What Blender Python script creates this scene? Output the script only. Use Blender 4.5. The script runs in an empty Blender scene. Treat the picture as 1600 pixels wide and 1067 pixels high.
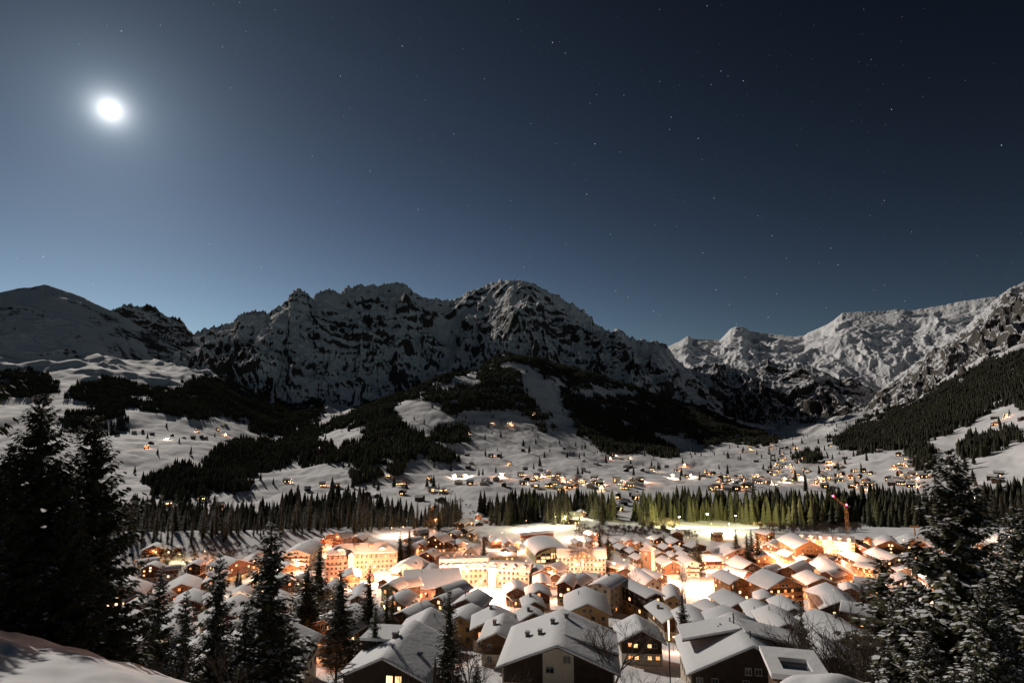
import bpy, bmesh, math, random
import numpy as np
from mathutils import Vector, Matrix
R = math.radians
rng = random.Random(7)
nrg = np.random.RandomState(7)
sc = bpy.context.scene
COL = sc.collection

# ---------------------------------------------------------------- camera
F, CX, CY = 888.9, 800.0, 533.5
PITCH = math.atan((650.0 - CY) / F)
cd = bpy.data.cameras.new('camera'); cam = bpy.data.objects.new('camera', cd); COL.objects.link(cam)
cd.lens = 20.0; cd.sensor_width = 36.0; cd.clip_start = 0.5; cd.clip_end = 60000
cam.location = (0, 0, 0); cam.rotation_euler = (R(90) + PITCH, 0, 0)
sc.camera = cam
cp, sp = math.cos(PITCH), math.sin(PITCH)

def unproj(px, py):
    """pixel of the 1600x1067 photo -> azimuth, tan(elevation)"""
    px = np.asarray(px, float); py = np.asarray(py, float)
    x = (px - CX) / F; u = (CY - py) / F
    X, Y, Z = x, cp - u * sp, sp + u * cp
    return np.arctan2(X, Y), Z / np.hypot(X, Y)
def proj(x, y, z):
    d = y * cp + z * sp
    return CX + F * x / d, CY - F * (-y * sp + z * cp) / d

# ---------------------------------------------------------------- moonlit sky
MAZ, MT = unproj(172, 172); MAZ = float(MAZ); MEL = math.atan(float(MT))
MDIR = Vector((math.sin(MAZ) * math.cos(MEL), math.cos(MAZ) * math.cos(MEL), math.sin(MEL)))
W = bpy.data.worlds.new('World'); sc.world = W; W.use_nodes = True
nt = W.node_tree; nt.nodes.clear()
def N(t, **k):
    n = nt.nodes.new(t)
    for a, b in k.items(): setattr(n, a, b)
    return n
L = lambda a, b: nt.links.new(a, b)
sky = N('ShaderNodeTexSky'); sky.sky_type = 'NISHITA'; sky.sun_disc = False
sky.sun_elevation = MEL; sky.sun_rotation = MAZ; sky.altitude = 1400; sky.air_density = 1.0; sky.dust_density = 0.25; sky.ozone_density = 3.0
gam = N('ShaderNodeGamma'); gam.inputs[1].default_value = 2.7
hs = N('ShaderNodeHueSaturation'); hs.inputs['Saturation'].default_value = .46; L(sky.outputs[0], hs.inputs['Color']); L(hs.outputs[0], gam.inputs[0])
tint = N('ShaderNodeMix', data_type='RGBA', blend_type='MULTIPLY'); tint.inputs[0].default_value = 1
L(gam.outputs[0], tint.inputs[6]); tint.inputs[7].default_value = (0.90, 0.96, 0.88, 1)
geo = N('ShaderNodeTexCoord')
dot = N('ShaderNodeVectorMath', operation='DOT_PRODUCT'); L(geo.outputs['Generated'], dot.inputs[0]); dot.inputs[1].default_value = MDIR
def M(op, a, b=None, c=None, clamp=False):
    n = N('ShaderNodeMath', operation=op, use_clamp=clamp)
    for i, v in enumerate((a, b, c)):
        if v is None: continue
        if isinstance(v, (int, float)): n.inputs[i].default_value = v
        else: L(v, n.inputs[i])
    return n.outputs[0]
dc = M('MINIMUM', dot.outputs['Value'], 0.999999)
th = M('MULTIPLY', M('ARCCOSINE', dc), 57.2958)             # degrees from the moon
g1 = M('ADD', M('MULTIPLY', M('EXPONENT', M('MULTIPLY', th, -1.8)), 2.8), M('MULTIPLY', M('LESS_THAN', th, 0.27), 12.0))
g2 = M('MULTIPLY', M('EXPONENT', M('MULTIPLY', th, -0.42)), 0.26)
g3 = M('MULTIPLY', M('EXPONENT', M('MULTIPLY', th, -0.085)), 0.052)
gs = M('ADD', g2, g3)
gc = N('ShaderNodeMix', data_type='RGBA', blend_type='MULTIPLY'); gc.inputs[0].default_value = 1
L(gs, gc.inputs[6]); gc.inputs[7].default_value = (0.66, 0.86, 1.0, 1)
gc0 = gc; gc = N('ShaderNodeMix', data_type='RGBA', blend_type='ADD'); gc.inputs[0].default_value = 1; L(gc0.outputs[2], gc.inputs[6]); L(g1, gc.inputs[7])
# stars
vo = N('ShaderNodeTexVoronoi'); vo.inputs['Scale'].default_value = 95; L(geo.outputs['Generated'], vo.inputs['Vector'])
st = M('LESS_THAN', vo.outputs['Distance'], 0.052)
sep = N('ShaderNodeSeparateColor'); L(vo.outputs['Color'], sep.inputs[0])
sb = M('ADD', M('MULTIPLY', M('POWER', sep.outputs[0], 8.0), .9), 0.05)
stv = M('MULTIPLY', st, sb)
sc1 = N('ShaderNodeMix', data_type='RGBA'); L(sep.outputs[1], sc1.inputs[0]); sc1.inputs[6].default_value = (1, .86, .72, 1); sc1.inputs[7].default_value = (.75, .87, 1, 1)
sc2 = N('ShaderNodeMix', data_type='RGBA', blend_type='MULTIPLY'); sc2.inputs[0].default_value = 1; L(sc1.outputs[2], sc2.inputs[6]); L(stv, sc2.inputs[7])
SKY_GAIN = 0.00100
sk = N('ShaderNodeVectorMath', operation='SCALE'); L(tint.outputs[2], sk.inputs[0]); sk.inputs[3].default_value = SKY_GAIN
a1 = N('ShaderNodeVectorMath', operation='ADD'); L(sk.outputs[0], a1.inputs[0]); L(gc.outputs[2], a1.inputs[1])
a2 = N('ShaderNodeVectorMath', operation='ADD'); L(a1.outputs[0], a2.inputs[0]); L(sc2.outputs[2], a2.inputs[1])
bg = N('ShaderNodeBackground'); L(a2.outputs[0], bg.inputs[0]); bg.inputs[1].default_value = 1.0
wo = N('ShaderNodeOutputWorld'); L(bg.outputs[0], wo.inputs[0])

sd = bpy.data.lights.new('moonlight', 'SUN'); so = bpy.data.objects.new('moonlight', sd); COL.objects.link(so)
sd.energy = 2.6; sd.angle = R(0.5); sd.color = (1.0, 0.92, 0.83)
so.rotation_euler = MDIR.to_track_quat('Z', 'Y').to_euler()
vs = sc.view_settings; vs.view_transform = 'Standard'; vs.look = 'None'; vs.exposure = 0.0; vs.gamma = 1.0; vs.use_curve_mapping = False
cy = sc.cycles
cy.use_denoising = True
try: cy.denoiser = 'OPENIMAGEDENOISE'; cy.denoising_input_passes = 'RGB_ALBEDO_NORMAL'
except Exception: pass
cy.max_bounces = 4; cy.diffuse_bounces = 3; cy.glossy_bounces = 1; cy.transmission_bounces = 2; cy.transparent_max_bounces = 4
cy.sample_clamp_indirect = 6; cy.use_light_tree = True; cy.caustics_reflective = False; cy.caustics_refractive = False
try: cy.adaptive_threshold = 0.02
except Exception: pass

# ---------------------------------------------------------------- noise
def _h(ix, iy, s):
    n = (ix.astype(np.int64) * 374761393 + iy.astype(np.int64) * 668265263 + s * 1442695041) & 0xffffffff
    n = ((n ^ (n >> 13)) * 1274126177) & 0xffffffff
    return ((n ^ (n >> 16)) & 0xffffff) / float(0xffffff)
def noise(x, y, s=0):
    x = np.asarray(x, float); y = np.asarray(y, float)
    ix = np.floor(x); iy = np.floor(y); fx = x - ix; fy = y - iy
    def g(dx, dy):
        a = _h(ix + dx, iy + dy, s) * 2 * np.pi
        return np.cos(a) * (fx - dx) + np.sin(a) * (fy - dy)
    u = fx * fx * fx * (fx * (fx * 6 - 15) + 10); v = fy * fy * fy * (fy * (fy * 6 - 15) + 10)
    return 1.5 * ((g(0, 0) * (1 - u) + g(1, 0) * u) * (1 - v) + (g(0, 1) * (1 - u) + g(1, 1) * u) * v)
def fbm(x, y, o=5, s=0, gain=.5):
    r = 0; a = 1.0
    for i in range(o): r = r + a * noise(x, y, s + i); x = x * 2.03 + 7; y = y * 2.03 - 3; a *= gain
    return r
def ridged(x, y, o=6, s=0, gain=.52):
    r = 0; a = 1.0; w = 1.0
    for i in range(o):
        n = 1 - np.abs(noise(x, y, s + i)) * 1.6; n = n * n * np.sign(n)
        r = r + a * n * w; w = np.clip(n * 1.4, 0, 1); x = x * 2.07 + 5; y = y * 2.07 - 9; a *= gain
    return r

# ---------------------------------------------------------------- materials
def mat(name, base=(.5, .5, .5), rough=.8, emit=None, es=0, bump=0, bscale=5, var=0, vscale=2, metal=0, spec=.3):
    m = bpy.data.materials.new(name); m.use_nodes = True; t = m.node_tree; b = t.nodes['Principled BSDF']
    b.inputs['Base Color'].default_value = (*base, 1); b.inputs['Roughness'].default_value = rough; b.inputs['Metallic'].default_value = metal
    b.inputs['Specular IOR Level'].default_value = spec
    if emit: b.inputs['Emission Color'].default_value = (*emit, 1); b.inputs['Emission Strength'].default_value = es
    tc = t.nodes.new('ShaderNodeTexCoord')
    if var:
        n = t.nodes.new('ShaderNodeTexNoise'); n.inputs['Scale'].default_value = vscale; n.inputs['Detail'].default_value = 5; t.links.new(tc.outputs['Object'], n.inputs['Vector'])
        mr = t.nodes.new('ShaderNodeMapRange'); mr.inputs[1].default_value = .3; mr.inputs[2].default_value = .7; mr.inputs[3].default_value = 1 - var; mr.inputs[4].default_value = 1 + var
        t.links.new(n.outputs[0], mr.inputs[0])
        x = t.nodes.new('ShaderNodeMix'); x.data_type = 'RGBA'; x.blend_type = 'MULTIPLY'; x.inputs[0].default_value = 1; x.inputs[6].default_value = (*base, 1)
        t.links.new(mr.outputs[0], x.inputs[7]); t.links.new(x.outputs[2], b.inputs['Base Color'])
    if bump:
        n = t.nodes.new('ShaderNodeTexNoise'); n.inputs['Scale'].default_value = bscale; n.inputs['Detail'].default_value = 6; t.links.new(tc.outputs['Object'], n.inputs['Vector'])
        bp = t.nodes.new('ShaderNodeBump'); bp.inputs['Strength'].default_value = bump; bp.inputs['Distance'].default_value = 1.0 / bscale
        t.links.new(n.outputs[0], bp.inputs['Height']); t.links.new(bp.outputs[0], b.inputs['Normal'])
    return m

def mountain_mat(name, lo, hi, rockcol=(.060, .052, .047), scale=.006, strata=0.0, snowcol=(.82, .82, .83), bd=14, bs=.8):
    """snow that lies where the face is shallow, bare rock where it is steep; the edge is broken by noise"""
    m = bpy.data.materials.new(name); m.use_nodes = True; t = m.node_tree; b = t.nodes['Principled BSDF']; b.inputs['Roughness'].default_value = .85; b.inputs['Specular IOR Level'].default_value = .15
    g = t.nodes.new('ShaderNodeNewGeometry'); s = t.nodes.new('ShaderNodeSeparateXYZ'); t.links.new(g.outputs['Normal'], s.inputs[0])
    def nz(sc_, det=7, vec=None):
        n = t.nodes.new('ShaderNodeTexNoise'); n.inputs['Scale'].default_value = sc_; n.inputs['Detail'].default_value = det; n.inputs['Roughness'].default_value = .50
        t.links.new(vec or g.outputs['Position'], n.inputs['Vector']); return n.outputs[0]
    def mm(op, a, b_=None, cl=False):
        n = t.nodes.new('ShaderNodeMath'); n.operation = op; n.use_clamp = cl
        for i, v in enumerate((a, b_)):
            if v is None: continue
            if isinstance(v, (int, float)): n.inputs[i].default_value = v
            else: t.links.new(v, n.inputs[i])
        return n.outputs[0]
    n1 = nz(scale, 9); n2 = nz(scale * 6, 5)
    mp = t.nodes.new('ShaderNodeMapping'); mp.inputs['Scale'].default_value = (.25, .25, 1.5); t.links.new(g.outputs['Position'], mp.inputs[0])
    n3 = nz(scale * 2.2, 6, mp.outputs[0])
    v = mm('ADD', s.outputs[2], mm('MULTIPLY', mm('SUBTRACT', n1, .5), .55))
    v = mm('ADD', v, mm('MULTIPLY', mm('SUBTRACT', n2, .5), .16))
    v = mm('ADD', v, mm('MULTIPLY', mm('SUBTRACT', n3, .5), strata)); v = mm('ADD', v, mm('MULTIPLY', mm('SUBTRACT', nz(scale * 25, 3), .5), .09))
    mr = t.nodes.new('ShaderNodeMapRange'); mr.inputs[1].default_value = lo; mr.inputs[2].default_value = hi; t.links.new(v, mr.inputs[0])
    x = t.nodes.new('ShaderNodeMix'); x.data_type = 'RGBA'; t.links.new(mr.outputs[0], x.inputs[0])
    x.inputs[6].default_value = (*rockcol, 1); x.inputs[7].default_value = (*snowcol, 1); t.links.new(x.outputs[2], b.inputs['Base Color'])
    n5 = nz(scale * 22, 4); hb = mm('ADD', n2, mm('MULTIPLY', n5, .35))
    bp = t.nodes.new('ShaderNodeBump'); bp.inputs['Strength'].default_value = bs; bp.inputs['Distance'].default_value = bd
    t.links.new(hb, bp.inputs['Height']); t.links.new(bp.outputs[0], b.inputs['Normal'])
    return m

# ---------------------------------------------------------------- ground height
XK = [-500, 0, 150, 300, 450, 600, 700, 800, 900, 1000, 1100, 1200, 1300, 1400, 1500, 1600, 2100]
def _row(ys, r):
    a, t = unproj(np.array(XK, float), np.array(ys, float)); return a, t * r
AZK = unproj(np.array(XK, float), np.full(len(XK), 650.))[0]
NEAR = [  # r, z over XK
    (1.5, [-1.7] * 17),
    (6, [-2.3, -2.55, -2.7, -2.9, -3.3, -3.8] + [-4.2] * 11),
    (13, None),
    (19, [-6.5, -8.2, -9.0, -10, -11] + [-12] * 12),
    (30, [-14, -15, -15.5, -16.5, -17] + [-19] * 12), (45, [-23, -24, -25, -26.5, -28] + [-29] * 12),
    (60, [-31, -33, -34] + [-36.5] * 14), (75, [-39, -40, -41] + [-42] * 14),
    (90, [-46] * 17), (140, [-60] * 17), (200, [-72] * 17), (270, [-86] * 17), (340, [-97] * 17), (480, [-113] * 17)]
ROWS = [
    (13, [930, 985, 1024, 1067, 1125, 1190, 1230, 1270, 1300, 1320, 1320, 1320, 1320, 1320, 1320, 1320, 1320]),
    #      -500   0   150  300  450  600  700  800  900 1000 1100 1200 1300 1400 1500 1600 2100
    (600,  [835, 835, 836, 835, 832, 828, 828, 826, 824, 830, 834, 834, 834, 832, 832, 830, 830]),
    (750,  [826, 828, 834, 838, 835, 826, 822, 818, 812, 816, 820, 820, 820, 820, 820, 820, 810]),
    (900,  [805, 812, 820, 822, 818, 800, 796, 790, 790, 795, 800, 802, 804, 804, 800, 792, 760]),
    (1150, [770, 785, 792, 788, 780, 766, 764, 758, 758, 762, 768, 772, 776, 776, 770, 755, 690]),
    (1500, [715, 745, 748, 745, 745, 727, 735, 736, 738, 741, 745, 750, 752, 744, 728, 704, 600]),
    (2000, [660, 700, 697, 702, 715, 682, 690, 700, 714, 724, 727, 728, 724, 708, 685, 645, 520]),
    (2600, [600, 640, 645, 658, 696, 640, 626, 642, 672, 700, 712, 711, 703, 684, 645, 598, 470]),
    (3200, [560, 600, 606, 620, 670, 632, 592, 580, 622, 664, 690, 694, 684, 662, 616, 566, 440]),
    (4000, [540, 570, 568, 590, 645, 640, 612, 560, 582, 618, 652, 680, 668, 644, 595, 540, 420]),
    (5200, [540, 562, 562, 578, 615, 625, 620, 590, 600, 615, 640, 668, 655, 630, 585, 530, 410]),
    (9000, [620] * 17)]
ctl = []
for r, zs in NEAR:
    if zs is not None: ctl.append((r, np.array(zs, float)))
for r, ys in ROWS:
    a, z = _row(ys, r); ctl.append((r, np.interp(AZK, a, z)))
ctl.sort(key=lambda c: c[0])
CR = np.array([c[0] for c in ctl]); CZ = np.array([c[1] for c in ctl])
from numpy import interp
AZF = np.linspace(AZK[0], AZK[-1], 400)
def _pchip(x, y, xi):
    h = np.diff(x); d = np.diff(y) / h; m = np.zeros_like(y)
    w1 = 2 * h[1:] + h[:-1]; w2 = h[1:] + 2 * h[:-1]
    ok = d[1:] * d[:-1] > 0
    with np.errstate(divide='ignore', invalid='ignore'):
        m[1:-1] = np.where(ok, (w1 + w2) / (w1 / d[:-1] + w2 / d[1:]), 0)
    m[0] = d[0]; m[-1] = d[-1]
    k = np.clip(np.searchsorted(x, xi) - 1, 0, len(x) - 2); t = (xi - x[k]) / h[k]
    return (2*t**3-3*t**2+1)*y[k] + (t**3-2*t**2+t)*h[k]*m[k] + (-2*t**3+3*t**2)*y[k+1] + (t**3-t**2)*h[k]*m[k+1]
LRG = np.linspace(math.log(1.5), math.log(9000), 900)
_A = np.array([_pchip(AZK, CZ[i], AZF) for i in range(len(CR))])            # rows x az
TAB = np.array([_pchip(np.log(CR), _A[:, j], LRG) for j in range(len(AZF))])  # az x r
def base_z(az, r):
    az = np.clip(az, AZF[0], AZF[-1]); lr = np.clip(np.log(np.maximum(r, 1.5)), LRG[0], LRG[-1])
    u = (az - AZF[0]) / (AZF[1] - AZF[0]); v = (lr - LRG[0]) / (LRG[1] - LRG[0])
    i = np.clip(u.astype(int), 0, len(AZF) - 2); j = np.clip(v.astype(int), 0, len(LRG) - 2); u = u - i; v = v - j
    return (TAB[i, j]*(1-u)+TAB[i+1, j]*u)*(1-v) + (TAB[i, j+1]*(1-u)+TAB[i+1, j+1]*u)*v
def ground_z(x, y):
    x = np.asarray(x, float); y = np.asarray(y, float)
    r = np.hypot(x, y); az = np.arctan2(x, y)
    z = base_z(az, r)
    k = np.clip((r - 600) / 600, 0, 1)
    z = z + k * (fbm(x / 420, y / 420, 3, 11) * 15 + np.abs(noise(x / 130, y / 130, 31)) * 9 + fbm(x / 75, y / 75, 3, 21) * 3.0 + np.abs(fbm(x / 38, y / 60, 2, 41)) * 2.2)
    k2 = np.clip((r - 2600) / 1500, 0, 1)
    z = z + k2 * (ridged(x / 500, y / 500, 4, 51) - .8) * 34
    k3 = np.clip(1 - abs(r - 11) / 10, 0, 1)
    z = z + k3 * fbm(x / 3.2, y / 3.2, 4, 61) * .2 + k3 * np.abs(fbm(x / .9, y / .9, 3, 62)) * .07 + np.clip((r - 20) / 40, 0, 1) * (1 - k) * fbm(x / 22, y / 22, 3, 71) * .7
    return z
def gz(x, y): return float(ground_z(np.array([x]), np.array([y]))[0])

def mesh_grid(name, X, Y, Z, material, label, flip=False):
    n, m = X.shape
    v = np.stack([X, Y, Z], -1).reshape(-1, 3).astype(np.float32)
    i = np.arange(n - 1)[:, None] * m + np.arange(m - 1)[None, :]
    f = np.stack([i, i + 1, i + m + 1, i + m] if not flip else [i, i + m, i + m + 1, i + 1], -1).reshape(-1, 4).astype(np.int32)
    me = bpy.data.meshes.new(name); me.vertices.add(len(v)); me.vertices.foreach_set('co', v.ravel())
    me.loops.add(f.size); me.loops.foreach_set('vertex_index', f.ravel())
    me.polygons.add(len(f)); me.polygons.foreach_set('loop_start', np.arange(0, f.size, 4, dtype=np.int32))
    me.polygons.foreach_set('use_smooth', np.ones(len(f), dtype=bool))
    me.update(calc_edges=True); me.materials.append(material)
    o = bpy.data.objects.new(name, me); COL.objects.link(o)
    o['kind'] = 'structure'; o['label'] = label; o['category'] = 'terrain'
    return o

SNOW = mat('snow', (.78, .78, .79), .75, bump=.10, bscale=.8, var=.04, vscale=.05, spec=.2)
SNOWG = mountain_mat('snow_ground', -.2, .25, (.10, .085, .07), .02, 0, (.74, .735, .74), bd=.6, bs=.5)
azs = np.linspace(R(-52), R(52), 900)
rs = np.concatenate([np.geomspace(1.5, 60, 150), np.geomspace(61, 600, 110)[0:], np.geomspace(606, 5400, 330)])
AZ, RR = np.meshgrid(azs, rs, indexing='ij')
GX, GY = RR * np.sin(AZ), RR * np.cos(AZ)
mesh_grid('snowy_ground', GX, GY, ground_z(GX, GY), SNOWG, 'snow covered valley ground with rolling fields below the mountains')

def range_mesh(name, ridge, rr, foot, rf, label, material, cols, rows, amp=60, fs=700, terr=0, pw=1.0, seed=0, spurs=(), jag=8, ffs=90, back=1500, rib=0, ribw=40, crag=1.0):
    """ridge/foot: (x,y) of the photo; rr/rf: distances in m (or lists of (x, r))"""
    rx = np.array([p[0] for p in ridge], float); ry = np.array([p[1] for p in ridge], float)
    xs = np.linspace(rx[0], rx[-1], cols)
    yr = np.interp(xs, rx, ry); yf = np.interp(xs, [p[0] for p in foot], [p[1] for p in foot])
    dr = np.interp(xs, *zip(*rr)); df = np.interp(xs, *zip(*rf))
    a1_, t1 = unproj(xs, yr); a0_, t0 = unproj(xs, yf)
    s = np.concatenate([np.linspace(-.15, 1, rows), 1 + np.linspace(0, 1, 26)[1:] ** 1.3])
    S = s[None, :]; A1 = a1_[:, None]; A0 = a0_[:, None]
    SS = np.clip(S, -.2, 1); bk = np.clip(S - 1, 0, 1)
    az = A0 + (A1 - A0) * SS
    r = df[:, None] + (dr - df)[:, None] * SS + bk * back
    z0 = (t0 * df)[:, None]; z1 = (t1 * dr)[:, None]
    Sp = np.clip(SS, 0, 1) ** pw
    z = z0 + (z1 - z0) * np.where(SS < 0, SS, Sp)
    z = z - bk * (z1 - z0) * .9
    env = np.clip(1 - SS, 0, 1) ** .5 * np.clip(SS + .3, 0, 1) ** .5
    env = np.where(S > 1, np.clip(bk * 3, 0, 1), env)
    X, Y = r * np.sin(az), r * np.cos(az)
    wx = X + fbm(X / 600, Y / 600, 3, seed + 90) * 160; wy = Y + fbm(X / 600, Y / 600, 3, seed + 95) * 160
    dz = (ridged(wx / fs, wy / fs, 6, seed) - .9) * amp * env
    # gullies that run down the face: stretched along the radial direction
    ua = az * dr[:, None]
    if rib: dz = dz + (ridged((ua + z * .25 + fbm(X / 300, Y / 300, 3, seed + 7) * 60) / ribw / 6, r / 900, 5, seed + 40) - .8) * rib * env * np.clip(1.9 - 1.5 * SS, .5, 1.6)
    z = z + dz
    for (pts, h, w) in spurs:
        py_ = [p[2] for p in pts]; px_ = [p[0] for p in pts]
        cx = np.interp(SS, py_, px_); hw = np.clip(1 - np.abs(xs[:, None] - cx) / w, 0, 1)
        z = z + h * hw * np.clip(np.sin(np.clip((SS - py_[0]) / (py_[-1] - py_[0]), 0, 1) * np.pi), 0, 1)
    if terr:
        ph = (z + fbm(X / 900, Y / 900, 4, seed + 70) * 300 + fbm(X / 250, Y / 250, 3, seed + 74) * 60 + (X * .12)) / terr
        fr = ph - np.floor(ph); st_ = np.clip((fr - .62) / .38, 0, 1); st_ = st_ * st_ * (3 - 2 * st_)
        k = np.clip(.35 + 1.5 * noise(X / 600, Y / 600 + z / 300, seed + 77), 0.0, .9)
        z = z + (st_ - fr) * terr * .9 * env * k * np.clip((SS - .30) / .25, .12, 1)
    z = z + fbm(X / ffs, Y / ffs, 5, seed + 60, .6) * jag * np.maximum(env, .4) 
    z = z + (ridged(X / 60, Y / 60, 3, seed + 66) - .8) * jag * .8 * np.maximum(env, .5)
    crest = np.exp(-((S - 1) / .05) ** 2) * np.ones_like(z)
    z = z + crest * crag * (np.abs(fbm(ua / 95, ua * 0 + seed, 4, seed + 80, .62)) * 1.3 - .32) * dr[:, None] / 6000 * 34
    return mesh_grid(name, X, Y, z, material, label)
# ---------------------------------------------------------------- mountains
ROCKY = mountain_mat('snow_and_rock', .43, .57, strata=.65)
SMOOTH = mountain_mat('wind_packed_snow', .68, .77, scale=.004, strata=.15)
CLIFF = mountain_mat('dark_cliff', .62, .80, (.055, .046, .040), strata=.45)
BRIGHT = mountain_mat('high_snow', .27, .42, (.10, .09, .085), scale=.006, strata=.35)
RIGHTM = mountain_mat('streaked_rock_slope', .58, .74, (.10, .088, .078), strata=.2)

range_mesh('mountain',
    [(-420, 560), (-200, 530), (-60, 480), (0, 457), (30, 450), (50, 449), (70, 444), (85, 449), (100, 454), (125, 462), (150, 475), (180, 488), (220, 510), (250, 528), (280, 542), (305, 553), (330, 566)],
    [(-420, 5700), (300, 5600), (330, 5500)],
    [(-420, 600), (0, 568), (150, 566), (330, 584)], [(-420, 4250), (100, 4350), (150, 4550), (200, 4850), (250, 5180), (330, 5400)],
    'rounded snowy peak at the far left with a smooth shaded face', SMOOTH, 330, 190, amp=34, fs=1100, pw=1.0, seed=3, jag=3, rib=7, ribw=30, crag=.15)
range_mesh('mountain',
    [(150, 492), (176, 484), (186, 478), (205, 475), (225, 479), (242, 480), (252, 487), (262, 494), (276, 497), (288, 503), (292, 511), (303, 521), (320, 535)],
    [(150, 7000), (320, 7000)], [(150, 560), (320, 560)], [(150, 6300), (320, 6300)],
    'dark rocky butte peeking over the left snow ridge', CLIFF, 150, 90, amp=60, fs=260, seed=13, jag=16, rib=30, ribw=12)
range_mesh('mountain',
    [(270, 545), (296, 528), (306, 521), (318, 515), (336, 511), (352, 505), (366, 502), (372, 492), (384, 488), (400, 485), (412, 485), (418, 490), (426, 483), (440, 476), (450, 470), (452, 460), (458, 455), (470, 453), (480, 457), (488, 465), (496, 458),
     (508, 452), (520, 452), (530, 457), (545, 452), (555, 446), (564, 442), (572, 448), (580, 442), (590, 446), (605, 443), (618, 440), (630, 442), (640, 450), (655, 462), (675, 466), (700, 470), (712, 467), (735, 455), (755, 447),
     (775, 440), (790, 438), (812, 438), (830, 441), (848, 450), (866, 460), (885, 470), (900, 478), (915, 489), (925, 496), (927, 504), (945, 514), (956, 519), (963, 511), (972, 515), (982, 526), (1000, 533), (1018, 532), (1030, 535), (1043, 543), (1056, 560), (1075, 577), (1100, 600), (1130, 625)],
    [(270, 6900), (360, 6600), (450, 6300), (620, 6600), (700, 6900), (800, 6500), (930, 6300), (1130, 5600)],
    [(270, 575), (330, 582), (420, 612), (500, 640), (600, 640), (700, 620), (800, 570), (900, 595), (1000, 612), (1130, 665)],
    [(270, 5000), (450, 4500), (600, 4600), (800, 4800), (1000, 4700), (1130, 4700)],
    'long jagged main mountain range with dark snow streaked cliffs', ROCKY, 900, 300, amp=170, fs=900, terr=170, pw=1.0, seed=23, jag=11, rib=80, ribw=46,
    spurs=[([(838, 0, 0.05), (828, 0, .4), (812, 0, 1.0)], 260, 46), ([(380, 0, .1), (452, 0, 1.0)], 150, 36), ([(1000, 0, .0), (930, 0, 1.0)], 160, 40), ([(620, 0, .3), (640, 0, 1)], 120, 30)])
range_mesh('mountain',
    [(960, 590), (1040, 588), (1065, 582), (1085, 574), (1100, 570), (1116, 566), (1130, 572), (1150, 577), (1180, 570), (1200, 564), (1225, 570), (1250, 568), (1275, 574), (1300, 586), (1312, 592), (1330, 588), (1350, 600), (1370, 612), (1390, 626), (1410, 634), (1440, 650)],
    [(960, 5600), (1200, 6600), (1440, 5900)], [(960, 640), (1100, 668), (1250, 680), (1440, 668)], [(960, 4700), (1440, 5000)],
    'dark cliff ridge closing the valley below the far snow peaks', CLIFF, 460, 200, amp=120, fs=520, pw=.95, seed=33, jag=12, rib=70, ribw=26)
range_mesh('mountain',
    [(960, 570), (1030, 546), (1045, 541), (1060, 534), (1076, 524), (1082, 529), (1098, 530), (1125, 531), (1133, 523), (1142, 513), (1150, 510), (1162, 511), (1172, 517), (1200, 521), (1240, 526), (1256, 525), (1262, 520), (1290, 508), (1303, 500), (1316, 489), (1345, 487), (1385, 486), (1402, 483), (1425, 485), (1445, 482), (1480, 476), (1500, 471), (1550, 464), (1600, 462), (1700, 455)],
    [(960, 11000), (1200, 11500), (1300, 10800), (1700, 10800)], [(960, 600), (1150, 590), (1300, 600), (1450, 590), (1700, 580)], [(960, 8400), (1250, 8300), (1700, 8200)],
    'distant bright snow massif with a flat topped summit', BRIGHT, 560, 210, amp=95, fs=1000, terr=300, pw=.88, seed=43, jag=9, rib=42, ribw=60, back=2500, crag=.12)
range_mesh('mountain',
    [(1330, 648), (1360, 628), (1380, 606), (1400, 588), (1420, 575), (1440, 560), (1458, 545), (1480, 530), (1500, 517), (1520, 500), (1540, 482), (1550, 473), (1562, 462), (1575, 452), (1590, 445), (1604, 440), (1640, 425), (1750, 390), (1950, 350)],
    [(1330, 5600), (1500, 6000), (1600, 6200), (1950, 6500)], [(1330, 655), (1400, 644), (1500, 596), (1600, 548), (1950, 440)], [(1330, 4500), (1600, 4300), (1950, 4300)],
    'steep rocky mountainside on the right streaked with snow', RIGHTM, 560, 240, amp=120, fs=760, pw=.95, seed=53, jag=10, rib=62, ribw=30, crag=.2)
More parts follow.
